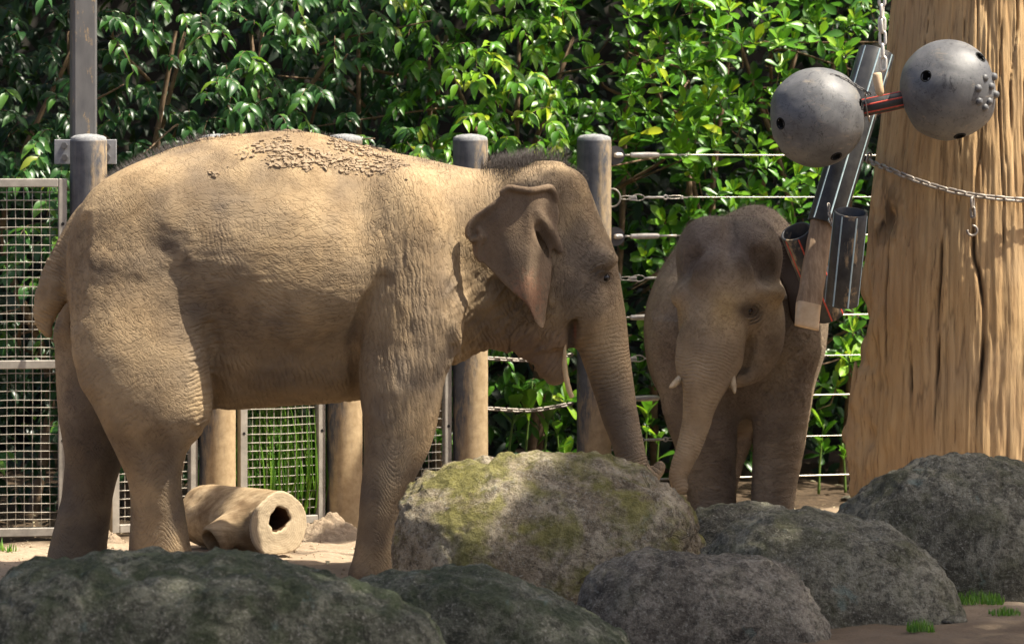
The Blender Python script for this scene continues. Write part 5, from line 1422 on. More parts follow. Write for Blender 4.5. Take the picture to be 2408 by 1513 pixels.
# ---------------- the young elephant, head on, head low
def young_elephant():
    DB, DH = 24.42, 23.62
    B = Field([P(1470, 0, 24)[0], 23.0, -.03], [P(1990, 0, 24)[0], 25.05, 1.95], .0098)
    # barrel, slightly turned away to the left
    B.ell(P(1722, 765, DB), (.475, .50, .60), .05)
    B.ell(P(1782, 640, DB + .05) , (.24, .36, .385), .16)                  # high back showing over the head
    B.ell(P(1652, 800, DB - .05), (.30, .42, .46), .14)
    B.ell(P(1752, 800, 24.02), (.34, .22, .38), .14)                       # chest
    B.ell(P(1862, 775, 24.06), (.18, .22, .32), .12)                       # its left shoulder
    B.ell(P(1600, 780, 24.10), (.165, .24, .34), .12)                      # its right shoulder
    right = [(700, 1805, 1925), (760, 1796, 1942), (820, 1788, 1937), (880, 1780, 1921), (960, 1772, 1906), (1010, 1770, 1897), (1060, 1770, 1890), (1110, 1769, 1880), (1180, 1765, 1867), (1215, 1761, 1868), (1237, 1760, 1868)]
    leg(B, right, 23.98, [.15, .17, .16, .145, .14, .14, .14], k=.08, sm=5)
    left = [(760, 1545, 1700), (820, 1538, 1722), (900, 1546, 1735), (960, 1556, 1734), (1010, 1572, 1733), (1060, 1590, 1733), (1110, 1606, 1731), (1180, 1618, 1730), (1215, 1615, 1731), (1236, 1614, 1732)]
    leg(B, left, 24.02, [.17, .17, .16, .145, .14, .14, .14], k=.08, sm=5)
    leg(B, [(800, 1600, 1760), (960, 1640, 1778), (1040, 1640, 1768), (1090, 1640, 1748), (1150, 1636, 1732), (1218, 1634, 1730)], 24.60, [.18, .15, .13, .13], k=.08)
    leg(B, [(800, 1770, 1890), (960, 1782, 1880), (1090, 1788, 1866), (1217, 1780, 1864)], 24.62, [.17, .14, .13, .13], k=.08)
    # belly sag seen between the forelegs
    B.ell(P(1745, 890, 24.35), (.28, .40, .22), .12)
    # head
    B.ell(P(1712, 612, DH + .04), (.268, .25, .235), .05)
    B.ell(P(1660, 590, DH + .02), (.145, .22, .175), .10)
    B.ell(P(1770, 592, DH + .02), (.15, .22, .178), .10)
    B.ell(P(1712, 700, DH - .03), (.275, .23, .26), .10)
    B.ell(P(1607, 694, DH - .10), (.060, .085, .06), .07)                   # brow ridge, its right
    B.ell(P(1790, 690, DH - .14), (.105, .075, .06), .08)                  # brow ridge, its left
    B.ell(P(1796, 775, DH + .0), (.118, .16, .21), .09)                     # its left cheek and jaw
    B.ell(P(1768, 830, DH + .02), (.105, .13, .11), .08)
    B.ell(P(1622, 775, DH + .02), (.06, .13, .16), .08)
    B.ell(P(1700, 640, DH - .27), (.17, .06, .12), .10)                     # forehead
    CH(B, [(1778, 870, DH - .02, 26), (1745, 885, DH - .06, 24), (1722, 900, DH - .08, 14)], .06, 16)   # lower lip
    def on(lst, k, op='add', n=18): CH(B, [(a_, b_, B.front(a_, b_) + dd, r_) for a_, b_, dd, r_ in lst], k, n, op=op)
    on([(1735, 702, .012, 15), (1765, 688, .008, 19), (1800, 682, .010, 19), (1830, 690, .02, 14)], .05)             # brow over the eye
    on([(1640, 700, .016, 14), (1612, 690, .012, 18), (1594, 700, .02, 14)], .05)
    on([(1795, 610, -.030, 24), (1806, 645, -.030, 24)], .07, 'cut')                                                 # temples
    on([(1628, 610, -.030, 20), (1624, 640, -.030, 20)], .07, 'cut')
    on([(1716, 520, -.012, 9), (1716, 560, -.014, 9), (1714, 605, -.018, 8)], .05, 'cut')                            # cleft of the forehead
    on([(1744, 770, -.012, 10), (1750, 815, -.010, 13), (1744, 860, -.008, 12)], .05, 'cut')                         # hollow of the cheek
    # trunk
    tk = [(1690, 700, DH - .14, 84), (1683, 760, DH - .20, 76), (1675, 820, DH - .24, 70), (1664, 872, DH - .27, 61), (1653, 917, DH - .29, 48), (1644, 956, DH - .30, 39), (1637, 995, DH - .30, 34), (1626, 1034, DH - .31, 30.5), (1616, 1062, DH - .32, 28), (1602, 1095, DH - .33, 25), (1594, 1122, DH - .34, 22), (1600, 1146, DH - .36, 19)]
    CH(B, tk, .07, 50)
    for sx, a0, a1, dp in ((-1, 1612, 1607, .20), (1, 1722, 1716, .16)):
        CH(B, [(a0 + 6 * sx * -1, 800, DH - dp, 26), (a0, 845, DH - dp - .03, 24), (a1, 876, DH - dp - .05, 15)], .05, 16)   # tusk sockets
    fd = B.front(1761, 731); lids = []
    for rx, ry, w_ in ((16, 11, 4.2), (25, 18, 3.6), (34, 25.5, 3.0), (43, 33, 2.2)):
        an = np.linspace(.25, 2 * PI - .05, 12); ex, ey = rx * np.cos(an), ry * np.sin(an); lids.append([(1761 + x_ * .97 + y_ * .2, 731 + y_ * .97 - x_ * .22, w_) for x_, y_ in zip(ex, ey)])
    isl = crease_tubes(B, lids)
    sl, X, Y, Z = B.sub(B.lo, [9, 99, .1]); B.put(sl, (Z * 1.0 - .004 + X * 0 + Y * 0).astype(np.float32), .03, 'cut')
    v, q = B.nets(2)
    # ears: sheets swept back from the sides of the head
    def ear_sheet(outline, D, sweep, sgn):
        es = D / FPX
        ep = smooth_poly([((a_ - 1204) * es, CAM_H - (b_ - 317.5) * es) for a_, b_ in outline], 90)
        x_root = ep[:, 0].min() if sgn > 0 else ep[:, 0].max()
        E = Field([ep[:, 0].min() - .04, D - .25, ep[:, 1].min() - .04], [ep[:, 0].max() + .04, D + .55, ep[:, 1].max() + .04], .0075)
        X2 = np.broadcast_to(E.ax[0][:, None], (E.n[0], E.n[2])); Z2 = np.broadcast_to(E.ax[2][None, :], X2.shape)
        sd = poly_sd(X2, Z2, ep); xf = np.abs(X2 - x_root)
        Y0 = D + sweep * xf + .015 * np.sin(Z2 * 17 + X2 * 9)
        dy = np.abs(E.ax[1][None, :, None] - Y0[:, None, :]) / math.hypot(1, sweep) - .013
        d = np.maximum(sd[:, None, :] + .012, dy)
        E.F = (d - .004).astype(np.float32)
        return E.nets(2)
    ve, qe = ear_sheet([(1818, 545), (1850, 560), (1885, 590), (1906, 640), (1908, 700), (1890, 752), (1872, 768), (1856, 740), (1846, 690), (1826, 640)], 23.72, .55, 1)
    vf, qf = ear_sheet([(1640, 560), (1618, 585), (1606, 630), (1602, 690), (1606, 740), (1616, 760), (1626, 740), (1630, 690), (1640, 640)], 23.80, 1.1, -1)
    n0 = len(v); n2 = n0 + len(ve) + len(vf); isear = np.concatenate([np.zeros(n0, bool), np.ones(len(ve) + len(vf), bool), np.zeros(len(isl[0]), bool)])
    v = np.vstack([v, ve, vf, isl[0]]); q = np.vstack([q, qe + n0, qf + n0 + len(ve), isl[1] + n2])
    N = vnormals(v, q); a, b = px_of(v)
    ridg = lambda p, sd_: 1 - np.abs(fbm(p, 3, sd_)) * 2.2
    d = .005 * fbm(v * 6, 3, 61)
    d += .010 * band(a, 1780, 1900, 20) * band(b, 740, 950, 30) * (v[:, 1] > 23.7) * ridg(v * 26, 63)
    d += .004 * band(b, 950, 1200, 40) * (v[:, 1] > 23.75) * ridg(v * [8, 8, 26], 65)
    d[n2:] = 0
    v = v + N * d[:, None] * np.where(isear, .3, 1)[:, None]; v[:, 2] = np.maximum(v[:, 2], 0)
    n = len(v); fb = fbm(v * 3.2, 4, 71)
    skin = np.array([.185, .150, .122]); dust = np.array([.43, .335, .21]); dark = np.array([.058, .044, .038])
    face = gaus(np.stack([a, b], 1), (1745, 735), (110, 70)) * (v[:, 1] < 23.75)
    trk = sstep(760, 850, b) * (v[:, 1] < 23.62) * (1 - sstep(1735, 1760, a))
    f_d = np.clip(.25 + .45 * fb + .55 * face + .25 * trk + .3 * sstep(23.8, 24.0, v[:, 1]) * sstep(1780, 1860, a), 0, 1)  # face, trunk and right shoulder mixed towards the paler tone
    col = skin + (dust - skin) * f_d[:, None]
    spots = (gaus(np.stack([a, b], 1), (1640, 620), (50, 34)) + gaus(np.stack([a, b], 1), (1752, 600), (26, 40)) + .7 * gaus(np.stack([a, b], 1), (1812, 620), (26, 46)) + .5 * gaus(np.stack([a, b], 1), (1700, 530), (110, 22))) * (v[:, 1] < 23.8)
    col = col + (dark - col) * np.clip(spots * (1.0 + .9 * fb), 0, .9)[:, None]
    yel = gaus(np.stack([a, b], 1), (1705, 725), (38, 42)) + .6 * gaus(np.stack([a, b], 1), (1828, 690), (22, 40)); yel = yel * (v[:, 1] < 23.7)
    col = col + (np.array([.38, .265, .11]) - col) * np.clip(yel * .65, 0, 1)[:, None]
    eyer = gaus(np.stack([a, b], 1), (1761, 731), (30, 22)) * (v[:, 1] < 23.7); col = col + (dark - col) * np.clip(eyer * 1.1, 0, .85)[:, None]
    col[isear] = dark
    W = np.zeros((n, 4)); W[:, 3] = trk * .6
    W[:, 0] = sstep(930, 1020, b) * (v[:, 1] > 23.7) * .8; W[:, 2] = np.clip(1 - W[:, 0] - W[:, 3], 0, 1) * .8; W[isear] *= .2
    line = catmull(np.array([P(*t[:3]) for t in tk]), 140); sl_ = np.concatenate([[0], np.cumsum(np.linalg.norm(np.diff(line, axis=0), axis=1))])
    tr = np.zeros(n); m = trk > 0; pm = v[m]; bi = np.zeros(len(pm), int); bd = np.full(len(pm), 9.0)
    for i in range(140):
        dd = ((pm - line[i]) ** 2).sum(1); k = dd < bd; bd[k] = dd[k]; bi[k] = i
    tg = np.gradient(line, axis=0); tg /= np.linalg.norm(tg, axis=1, keepdims=True)
    # rings sag across the front of the trunk
    tr[m] = sl_[bi] + ((pm - line[bi]) * tg[bi]).sum(1)
    amp = np.full(n, 1.0); amp[isear] = .3; amp *= 1 - .2 * (v[:, 1] < 23.8) * (b < 740)
    root = empty('young_elephant', (P(1735, 0, 24.2)[0], 24.2, 0))
    tag(root, 'smaller dark young elephant with short tusks, facing the viewer beside the bare trunk', 'elephant', 'elephants')
    finish('elephant_body', v, q, M['skin_young'], col, W, tr, amp, root)
    def tusk(pts, rr):
        mb = MB(); p = catmull(pts, 14); r = np.interp(np.linspace(0, 1, 14), np.linspace(0, 1, len(rr)), rr); mb.tube(p, r, 12); mb.build('tusk', M['ivory'], root)
    tusk([P(1614, 872, DH - .22), P(1600, 888, DH - .27), P(1586, 902, DH - .32), P(1575, 910, DH - .355)], [.017, .019, .019, .017, .006])
    tusk([P(1714, 858, DH - .20), P(1719, 880, DH - .25), P(1724, 902, DH - .29), P(1728, 924, DH - .33)], [.018, .020, .020, .017, .006])
    c = P(1761, 731, fd + .016); mb = MB(); mb.lathe([(.024 * math.sin(t), .024 * math.cos(t)) for t in np.linspace(.001, PI - .001, 12)], 16, place(np.eye(4), c)); mb.build('eye', M['eye'], root)
    # short fuzzy hair on the outline
    ok = np.where(~isear & ((N[:, 2] > .35) | (np.abs(N[:, 0]) > .75)) & (N[:, 1] > -.5) & (b < 1000))[0]
    wgt = np.where((b[ok] < 640), 1.0, .25); cnt = 5200
    pick = RNG.choice(ok, cnt, p=wgt / wgt.sum()); p0 = v[pick]; dv = N[pick] + RNG.normal(0, .35, (cnt, 3)); dv /= np.linalg.norm(dv, axis=1, keepdims=True)
    Ls = RNG.uniform(.012, .034, cnt)[:, None]; r = .0009
    V_ = np.stack([p0 + [-r, 0, 0], p0 + [r, 0, 0], p0 + [0, r, r], p0 + dv * Ls], 1).reshape(-1, 3); o = np.arange(cnt)[:, None] * 4
    T_ = np.concatenate([o + np.array(f) for f in ([0, 1, 3], [1, 2, 3], [2, 0, 3])])
    ob = link('body_hair', mesh_np('body_hair', local(root, V_), None, T_), M['hair_pale'], root); ob['kind'] = 'stuff'
    return root
YOUNG = young_elephant()
# ------------------------------------------------------------------ log
def hollow_log():
    De = 22.2; c1 = P(657, 1236, De); r = .172
    d = unit(np.array([-.62, .80, 0.0])); L = .74
    c1[2] = r + .004; c0 = c1 + d * L
    root = empty('hollow_log', ((c0 + c1) / 2)[:2].tolist() + [0])
    lo = np.minimum(c0, c1) - .3; hi = np.maximum(c0, c1) + .3; lo[2] = -.02; hi[2] = .46
    Fd = Field(lo, hi, .007)
    X, Y, Z = Fd.ax[0][:, None, None], Fd.ax[1][None, :, None], Fd.ax[2][None, None, :]
    t = (X - c1[0]) * d[0] + (Y - c1[1]) * d[1]
    sx = -(X - c1[0]) * d[1] + (Y - c1[1]) * d[0]; sz = Z - c1[2] + 0 * sx
    ang = np.arctan2(sz, sx + 0 * sz)
    rad = np.sqrt(sx ** 2 + sz ** 2)
    rr = r * (1 + .05 * np.cos(ang * 2 + .6) + .03 * np.cos(3 * ang + 1.2) + .02 * np.sin(5 * ang + t * 3)) - .10 * sstep(.60, .80, t) * r
    body = np.maximum(rad - rr, np.maximum(-t + .03 * sz, t - L + .1 * np.abs(sz) * 1.0))
    Fd.F = body.astype(np.float32)
    # branch stub with an arched hollow on the near side
    side = np.array([d[1], -d[0], 0]) * -1
    side = np.array([-.80, -.62, 0.0])
    pb = c1 + d * .17 + side * .10 + [0, 0, -.02]
    Fd.chain([pb, pb + side * .10 + [.0, 0, -.02], pb + side * .17 + [0, 0, -.05]], [.12, .095, .088], k=.05, n=8)
    Fd.chain([pb + side * -.02 + [0, 0, -.05], pb + side * .12 + [0, 0, -.06], pb + side * .30 + [0, 0, -.08]], [.045, .062, .072], k=.012, n=8, op='cut')
    # hollow through the middle, ragged
    hr = .062 * (1 + .10 * np.cos(2 * ang + 1.4) + .05 * np.sin(5 * ang) + .05 * np.sin(9 * ang + 1))
    hol = np.sqrt((sx - .0) ** 2 + (sz - .026) ** 2) - hr
    Fd.put((slice(None),) * 3, np.maximum(hol, t - L * 1.2).astype(np.float32), .008, 'cut')
    v, q = Fd.nets(1)
    dv = v - c1; tt = dv @ d; sxv = -(dv[:, 0]) * d[1] + dv[:, 1] * d[0]; rv = np.hypot(sxv, dv[:, 2] - .026)
    N = vnormals(v, q); v = v + N * (.004 * fbm(v * [14, 14, 14], 3, 3))[:, None]
    me = mesh_np('log', local(root, v), q); set_f(me, 'hollow', ((rv < .088) & (tt > .014)).astype(float)); set_f(me, 'endf', ((tt < .012) & (N[:, 1] < -.3)).astype(float)); set_f(me, 'rad', np.hypot(sxv, dv[:, 2]))
    o = link('log', me, M['log'], root); root.rotation_euler = (0, 0, 0)
    tag(root, 'short hollow bleached log lying on the sand behind the hind legs', 'log')
hollow_log()

# ------------------------------------------------------------------ boulders
def rock(outline, D, depth, mat, label, seed, rough=.03, ydep=None, pw=2.05, h=.017, groove=None, zb=-.22, group='boulders in the foreground'):
    o = np.array(outline, float); s = D / FPX
    x = (o[:, 0] - 1204) * s; zt = CAM_H - (o[:, 1] - 317.5) * s
    Fd = Field([x.min() - .08, D - depth - .12, zb - .02], [x.max() + .08, D + depth + .12, zt.max() + .1], h)
    t = np.linspace(0, 1, len(x)); u = (x - x.min()) / (x.max() - x.min())
    w_ = depth * np.clip(1 - np.abs(2 * u - 1) ** 3.2, .05, 1) ** .5
    bot = np.full(len(x), zb - .3)
    Fd.loft(0, x, (zt + bot) / 2, (zt - bot) / 2, np.full(len(x), D), w_, k=.05, sm=6, pw=pw)
    for gpts in (groove or []):
        Fd.chain([P(a, b, d) for a, b, d, r in gpts], [r for a, b, d, r in gpts], k=.05, n=14, op='cut')
    v, q = Fd.nets(2); N = vnormals(v, q)
    d = 1.3 * rough * fbm(v * 2.2 + seed, 4, seed) + rough * .75 * fbm(v * 7, 3, seed + 3) - rough * .5 * np.exp(-(fbm(v * [4, 4, 6], 3, seed + 7) / .07) ** 2) + rough * .6 * fbm(v * 15, 3, seed + 5) + rough * .35 * fbm(v * 33, 2, seed + 9)
    v = v + N * d[:, None]
    rg = np.random.default_rng(seed)
    for k in range(9):          # broken faces
        nn = unit(np.array([rg.normal(0, .30), -1.0, rg.normal(.15, .22)])); t = v @ nn; q9 = np.quantile(t, rg.uniform(.84, .95))
        v = v - nn * (.55 * np.maximum(t - q9, 0))[:, None]
    c = v.mean(0); root_loc = np.array([c[0], c[1], 0])
    ob = link('boulder', mesh_np('boulder', v - root_loc, q), mat); ob.location = V(root_loc)
    return tag(ob, label, 'boulder', group)
rock([(-140, 1513), (-90, 1440), (-40, 1392), (0, 1360), (40, 1327), (100, 1310), (170, 1303), (260, 1298), (420, 1299), (520, 1302), (620, 1315), (700, 1339), (780, 1362), (850, 1377), (930, 1396), (1000, 1440), (1060, 1540)], 16.6, .75, M['rock_dark'], 'broad dark blurred boulder across the lower left corner', 3, .035, groove=[[(-40, 1470, 15.95, .05), (250, 1455, 15.9, .035), (420, 1490, 15.9, .05), (700, 1500, 15.95, .05)]])
rock([(740, 1470), (790, 1395), (840, 1366), (880, 1352), (980, 1338), (1080, 1331), (1150, 1336), (1240, 1360), (1320, 1394), (1400, 1436), (1470, 1482), (1520, 1540), (1560, 1600)], 17.7, .6, M['rock_dark'], 'low greenish grey boulder at the bottom centre, before the mossy one', 8, .03, groove=[[(1180, 1452, 17.15, .03), (1290, 1425, 17.12, .03), (1400, 1440, 17.15, .02)]])
rock([(912, 1400), (914, 1290), (917, 1230), (925, 1182), (950, 1143), (1000, 1108), (1060, 1090), (1150, 1083), (1250, 1071), (1340, 1065), (1400, 1071), (1470, 1085), (1530, 1110), (1580, 1148), (1618, 1180), (1640, 1217), (1649, 1262), (1646, 1330), (1640, 1420)], 20.2, .62, M['rock_moss'], 'large mossy boulder in the middle, half in sun, before the trunk tip', 14, .035, pw=2.1, groove=[[(1400, 1400, 19.60, .10), (1480, 1370, 19.62, .06), (1600, 1330, 19.68, .04)]])
rock([(1352, 1440), (1358, 1395), (1380, 1352), (1430, 1320), (1490, 1302), (1560, 1296), (1650, 1302), (1740, 1308), (1815, 1314), (1875, 1350), (1908, 1400), (1935, 1455), (1958, 1520), (1970, 1580)], 18.9, .52, M['rock_brown'], 'rounded brown grey boulder at the bottom, right of centre', 21, .026, pw=2.2)
rock([(1600, 1400), (1640, 1300), (1700, 1243), (1760, 1211), (1820, 1196), (1900, 1193), (2000, 1214), (2090, 1240), (2160, 1284), (2220, 1350), (2255, 1410), (2270, 1470)], 19.75, .58, M['rock_grey'], 'grey brown boulder in the middle of the right-hand group', 27, .03, groove=[[(1880, 1390, 19.20, .07), (1960, 1370, 19.18, .07), (2010, 1440, 19.18, .06)]])
rock([(1600, 1290), (1615, 1215), (1640, 1184), (1690, 1173), (1780, 1173), (1840, 1186), (1880, 1215), (1900, 1290)], 20.9, .34, M['rock_grey'], 'low pale grey boulder behind the others, at the feet of the young elephant', 33, .022)
rock([(1930, 1330), (1955, 1240), (1980, 1190), (2020, 1152), (2080, 1112), (2150, 1082), (2230, 1072), (2320, 1077), (2400, 1096), (2480, 1130), (2560, 1200), (2600, 1330)], 20.75, .58, M['rock_grey'], 'big grey lichen-spotted boulder at the right edge before the bare trunk', 39, .035, groove=[[(2050, 1340, 20.24, .05), (2120, 1320, 20.20, .05), (2180, 1380, 20.18, .05)]])
# ------------------------------------------------------------------ the trees that shade the place
# Unseen trees at the right; leaf clumps laid on sun rays to shape shade.
def shade_tree(name, base, H, crown, label, seed, leaf=.15, per=70, mat=None, limbs=10):
    """crown: list of (centre, radius) leaf clumps"""
    rng = np.random.default_rng(seed); root = empty(name, base); base = np.asarray(base, float)
    L = Leaves(); cs = np.array([c for c, r in crown]); rs = np.array([r for c, r in crown])
    for c, r in zip(cs, rs):
        n = int(per * (r / .35) ** 2)
        dd = unit(rng.normal(0, 1, (n, 3))) * (rng.uniform(0, 1, (n, 1)) ** .4) * r * np.array([1, 1, .55])
        L.add(c + dd, unit(rng.normal(0, 1, (n, 3)) * [1, 1, .5]), np.array([0, 0, 1.]) + rng.normal(0, .45, (n, 3)), leaf * rng.uniform(.7, 1.2, n), rng.uniform(.1, .9, n))
    p, u, n, l, r = L.arrays()
    o = link('crown', leaves_mesh('crown', TPL['ovate'], p, orient(u, n), l, r, root.location), M['leafA'], root); o['kind'] = 'stuff'
    fork = base + [0, 0, H * .55]
    mb = MB(); mb.tube(catmull([base + [0, 0, -.1], base + [.08, .05, H * .3], fork], 14), np.linspace(.34, .2, 14), 12); mb.build('trunk', M['bark'], root)
    idx = rng.permutation(len(cs))[:limbs * 4]
    for i in idx:
        c = cs[i]; m1 = fork + (c - fork) * .45 + np.array([0, 0, .35])
        mb = MB(); mb.tube(catmull([fork, m1, c], 12), np.linspace(.06, .010, 12), 6, caps=False); mb.build('limb', M['bark'], root)
    return tag(root, label, 'tree', 'shade trees beside the enclosure')
rng = np.random.default_rng(77)
LIT = []      # points that the sun reaches: (point, radius)
for px, py, D, r in ((300, 480, 21.1, .28), (420, 450, 21.1, .3), (560, 430, 21.0, .3), (700, 430, 21.0, .3), (840, 460, 21.05, .3), (930, 520, 21.05, .25), (980, 640, 21.05, .2), (560, 640, 20.95, .3), (720, 640, 20.95, .3), (860, 700, 21.0, .25),
                     (400, 1230, 21.1, .1), (440, 1180, 21.1, .1), (690, 1240, 22.2, .25), (560, 1180, 22.4, .2), (800, 1320, 22, .3), (750, 1280, 22.6, .3), (1000, 1120, 20.2, .12), (1060, 1150, 20.1, .14), (1130, 1120, 20.2, .15), (1200, 1100, 20.2, .14), (1000, 1150, 20, .22), (1080, 1160, 19.95, .2), (955, 1230, 20.0, .2), (1060, 1240, 19.9, .16), (1160, 1110, 20.1, .16),
                     (1922, 200, 22, .2), (2230, 130, 22, .22), (2160, 230, 22, .2), (2300, 250, 22, .2), (2250, 420, 23, .2), (2330, 560, 23, .2), (2250, 700, 23, .22), (2350, 850, 23, .25), (2200, 900, 23, .15), (2300, 1000, 23, .25), (2140, 640, 23, .12), (2000, 600, 22.1, .1), (1890, 760, 22.2, .07),
                     (100, 420, 23, .3), (250, 350, 23.2, .2), (1397, 330, 24.7, .1), (1420, 520, 24.7, .08), (1106, 330, 24.3, .1), (1920, 800, 24, .12), (1870, 860, 23.9, .16), (1850, 790, 23.95, .14), (1885, 1000, 23.95, .1), (1725, 735, 23.35, .13), (1930, 1160, 24.2, .25), (1400, 350, 25.5, .3), (1250, 200, 25.4, .5), (1000, 150, 25, .5), (1600, 200, 25.8, .5), (700, 150, 25, .5), (1000, 260, 25, .3),
                     (140, 1250, 22.8, .2), (500, 1080, 23.5, .2), (810, 1100, 23.9, .2), (1120, 960, 24.3, .2), (650, 1000, 24, .35), (660, 1120, 23.9, .35), (-50, 1330, 21.5, .3)):
    LIT.append((P(px, py, D), r))
def clear(c, r):
    for p, rr in LIT:
        w_ = c - p; t = w_ @ SUN
        if t > 0 and np.linalg.norm(w_ - SUN * t) < rr + r * .95: return False
    return True
def over(p, z): return p + SUN * ((z - p[2]) / SUN[2])
crownA, crownB = [], []
def shade(x0, x1, y0, y1, D0_, D1_, n, dest, zr=(7.8, 10.5), r=(.22, .38), py=None):
    for _ in range(n):
        p = P(rng.uniform(x0, x1), rng.uniform(y0, y1), rng.uniform(D0_, D1_)); c = over(p, rng.uniform(*zr)); rad = rng.uniform(*r)
        if clear(c, rad): dest.append((c, rad))
# over the foreground boulders
for _ in range(640):
    p = np.array([rng.uniform(-3.4, 3.6), rng.uniform(14.2, 20.9), rng.uniform(.1, .9)]); c = over(p, rng.uniform(8.2, 11.5)); rad = rng.uniform(.26, .44)
    if clear(c, rad): crownA.append((c, rad))
shade(1090, 1470, 400, 860, 21.2, 21.8, 50, crownB)        # head and neck of the large elephant
shade(1380, 1530, 760, 1110, 21.3, 21.7, 26, crownB)        # its trunk
shade(1260, 1640, 1075, 1350, 19.8, 20.5, 150, crownB)       # right half of the mossy boulder
shade(1560, 1850, 520, 900, 23.4, 24.5, 26, crownB)        # the young elephant
shade(1540, 1760, 900, 1200, 23.2, 24.4, 60, crownB)
shade(130, 460, 520, 800, 21.1, 21.4, 10, crownB, r=(.10, .16), zr=(6.5, 8))     # dapples on the rump
shade(2060, 2200, 400, 1000, 22.9, 23.2, 10, crownB, r=(.10, .18))
shade(0, 420, 0, 400, 25, 26, 26, crownB, r=(.25, .4))      # the shaded left end of the hedge
shade_tree('shade_tree', (9.2, 14.5, 0), 10.0, crownA, 'unseen leafy tree beside the viewer, crown laid out to shade the boulders', 201)
shade_tree('shade_tree', (9.8, 22.4, 0), 10.0, crownB, 'unseen leafy tree right of the trunk, crown laid out to shade the elephants', 202, leaf=.13)
# ------------------------------------------------------------------ small things on the ground
def heap(c, rx, ry, h, seed, label):
    n = 50; X, Y = np.meshgrid(np.linspace(-1, 1, n), np.linspace(-1, 1, n), indexing='ij')
    R_ = np.sqrt(X ** 2 + Y ** 2); p = np.stack([X * 4, Y * 4, 0 * X + seed], -1)
    Z = h * np.exp(-(R_ * 1.7) ** 2) * (1 + .5 * fbm(p, 3, seed)) + .022 * fbm(p * 3, 3, seed + 1) * (R_ < .95) - .045 * sstep(.6, 1.0, R_)
    v = np.stack([X * rx + c[0], Y * ry + c[1], Z + .0], -1).reshape(-1, 3); ii = np.arange(n * n).reshape(n, n)
    q = np.stack([ii[:-1, :-1], ii[1:, :-1], ii[1:, 1:], ii[:-1, 1:]], -1).reshape(-1, 4)
    me = mesh_np('dirt_heap', v - [c[0], c[1], 0], q); set_f(me, 'soil', np.full(len(v), .12)); o = link('dirt_heap', me, M['sand']); o.location = (c[0], c[1], 0)
    return tag(o, label, 'dirt heap', 'dirt heaps by the posts')
g = P(775, 1245, 23.55); heap((g[0], 23.55), .24, .16, .10, 3, 'low heap of dug earth at the foot of the post right of the log')
g = P(262, 1255, 23.1); heap((g[0], 22.95), .12, .10, .06, 5, 'small heap of earth between the hind feet by the fence')
tv, tq = leaf_tpl('ovate', 7); fm = mesh_np('fallen_leaf', tv * [1, 1, .6], tq); fm.materials.append(M['dryleaf'])
spots = [(725, 1262, .07, 'pale fallen leaf on the earth heap'), (632 + 95, 1290, .05, 'pale fallen leaf right of the log end'), (770, 1318, .06, 'thin fallen leaf on the sand left of the foreleg'), (1990, 1120, .09, 'rounded fallen leaf below the lowest wire'), (1960, 1160, .08, 'brown fallen leaf near the base of the bare trunk'), (1900, 1150, .06, 'fallen leaf on the soil right of the young elephant'), (110, 1245, .07, 'yellowish fallen leaf behind the gate'), (60, 1250, .06, 'fallen leaf behind the gate near the left edge'), (20, 1255, .05, 'small fallen leaf at the left edge behind the gate')]
for i, (px, py, l, lb) in enumerate(spots):
    D = CAM_H * FPX / (py - 317.5); p = P(px, py, D)
    o = link('fallen_leaf', fm, None); zg = float(ground_z(np.array(p[0]), np.array(p[1]))) + .012 + (.07 if i == 0 else 0)
    o.location = (p[0], p[1], zg); o.scale = (l, l, l); o.rotation_euler = (random.uniform(-.3, .3), random.uniform(-.3, .3), random.uniform(0, 6.28))
    tag(o, lb, 'leaf', 'fallen leaves')
# loose grit on the open sand
rng = np.random.default_rng(31); mb = MB()
for k in range(1400):
    x, y = rng.uniform(-2.9, 2.6), rng.uniform(20.2, 24.6)
    r = .004 + .012 * rng.random() ** 3; z = float(ground_z(np.array(x), np.array(y)))
    v = np.array([[1, 0, 0], [-.5, .87, 0], [-.5, -.87, 0], [0, 0, .8], [.2, .1, -.4]]) * r * rng.uniform(.6, 1.3, (5, 3))
    a = rng.uniform(0, 6.28); R_ = np.array([[math.cos(a), -math.sin(a), 0], [math.sin(a), math.cos(a), 0], [0, 0, 1]])
    mb.add(v @ R_.T + [x, y, z + r * .2], None, [[0, 1, 3], [1, 2, 3], [2, 0, 3], [1, 0, 4], [2, 1, 4], [0, 2, 4]])
o = mb.build('gravel', M['mud'], None, False); tag(o, 'loose grit and crumbs of earth strewn over the sand', 'gravel', kind='stuff')
def tuft(px, py, size, cnt, h, seed, label):
    D = CAM_H * FPX / (py - 317.5); p = P(px, py, D); z = float(ground_z(np.array(p[0]), np.array(p[1])))
    grass('grass_tuft', (p[0], p[1], z), size, cnt, h, seed, label, .0028)
tuft(2165, 1478, (.06, .05), 170, .08, 11, 'bright grass tuft at the foot of the middle right boulder')
tuft(2292, 1412, (.13, .09), 420, .075, 12, 'strip of short grass below the big right boulder')
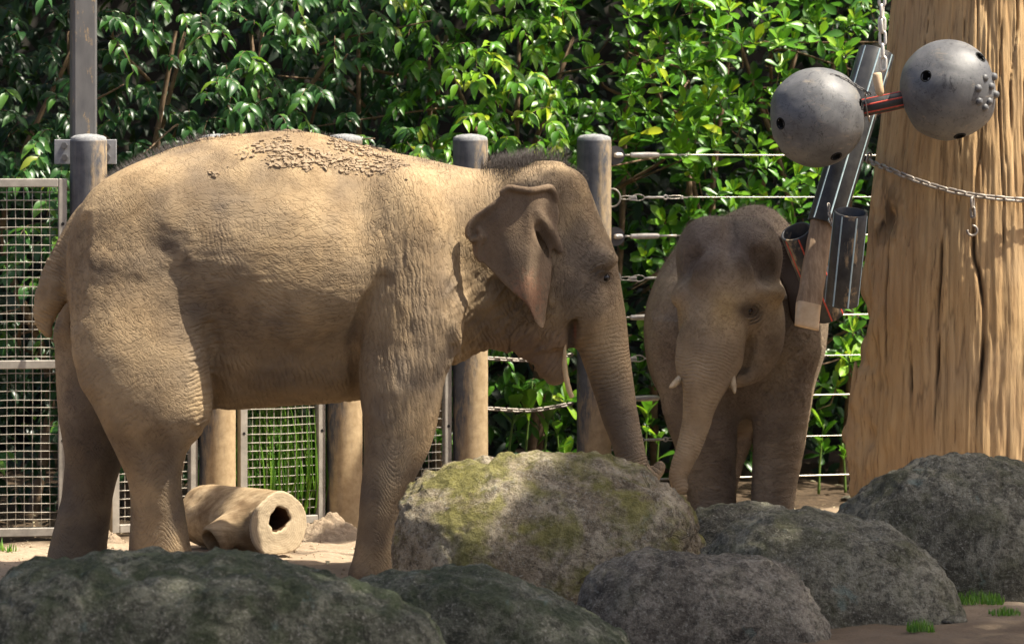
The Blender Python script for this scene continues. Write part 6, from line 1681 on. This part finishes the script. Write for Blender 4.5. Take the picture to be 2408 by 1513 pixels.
tuft(2362, 1436, (.07, .06), 130, .05, 13, 'sparse short grass on the bare earth at the lower right')
def pebble(px, py, r, seed, label):
    D = CAM_H * FPX / (py - 317.5); p = P(px, py, D); z = float(ground_z(np.array(p[0]), np.array(p[1])))
    th = np.linspace(0, 2 * PI, 16, endpoint=False); ph = np.linspace(.01, PI - .01, 9)
    d = np.stack([np.sin(ph)[:, None] * np.cos(th), np.sin(ph)[:, None] * np.sin(th), np.repeat(np.cos(ph)[:, None], 16, 1)], -1)
    v = d * r * (1 + .35 * fbm(d * 1.6, 2, seed))[..., None] * [1.4, 1, .5]; ii = np.arange(144).reshape(9, 16); jj = np.roll(ii, -1, 1)
    q = np.stack([ii[:-1], ii[1:], jj[1:], jj[:-1]], -1).reshape(-1, 4)
    o = link('stone', mesh_np('stone', v.reshape(-1, 3), q), M['rock_grey']); o.location = (p[0], p[1], z + r * .2)
    tag(o, label, 'stone', 'small stones')
pebble(2245, 1455, .045, 4, 'flat grey stone on the earth below the right boulders'); pebble(2190, 1425, .03, 9, 'small stone at the right foot of the middle boulder')
pebble(2005, 1178, .05, 12, 'brown stone between the right boulder and the trunk')

# straw and leaf crumbs lying about
rng = np.random.default_rng(61); mb = MB()
for k in range(900):
    if k < 450: x = rng.uniform(-2.9, 3.0); y = float(fence_y(x)) + rng.normal(-.1, .28)
    else: x, y = rng.uniform(-2.9, 2.6), rng.uniform(20.4, 24.4)
    z = float(ground_z(np.array(x), np.array(y))) + .004; L_ = rng.uniform(.012, .06); a = rng.uniform(0, PI); w_ = rng.uniform(.0012, .004)
    u = np.array([math.cos(a), math.sin(a), rng.normal(0, .12)]) * L_; n_ = np.array([-math.sin(a), math.cos(a), 0]) * w_
    p = np.array([x, y, z]); mid = p + u * .5 + [0, 0, .004]
    mb.add([p - n_, p + n_, mid + n_, mid - n_, p + u, mid + [0, 0, -.003]], [[0, 1, 2, 3]], [[3, 2, 4], [0, 5, 1]])
o = mb.build('straw', M['dryleaf'], None, False); tag(o, 'scattered straw and leaf crumbs along the fence and over the sand', 'straw', kind='stuff')
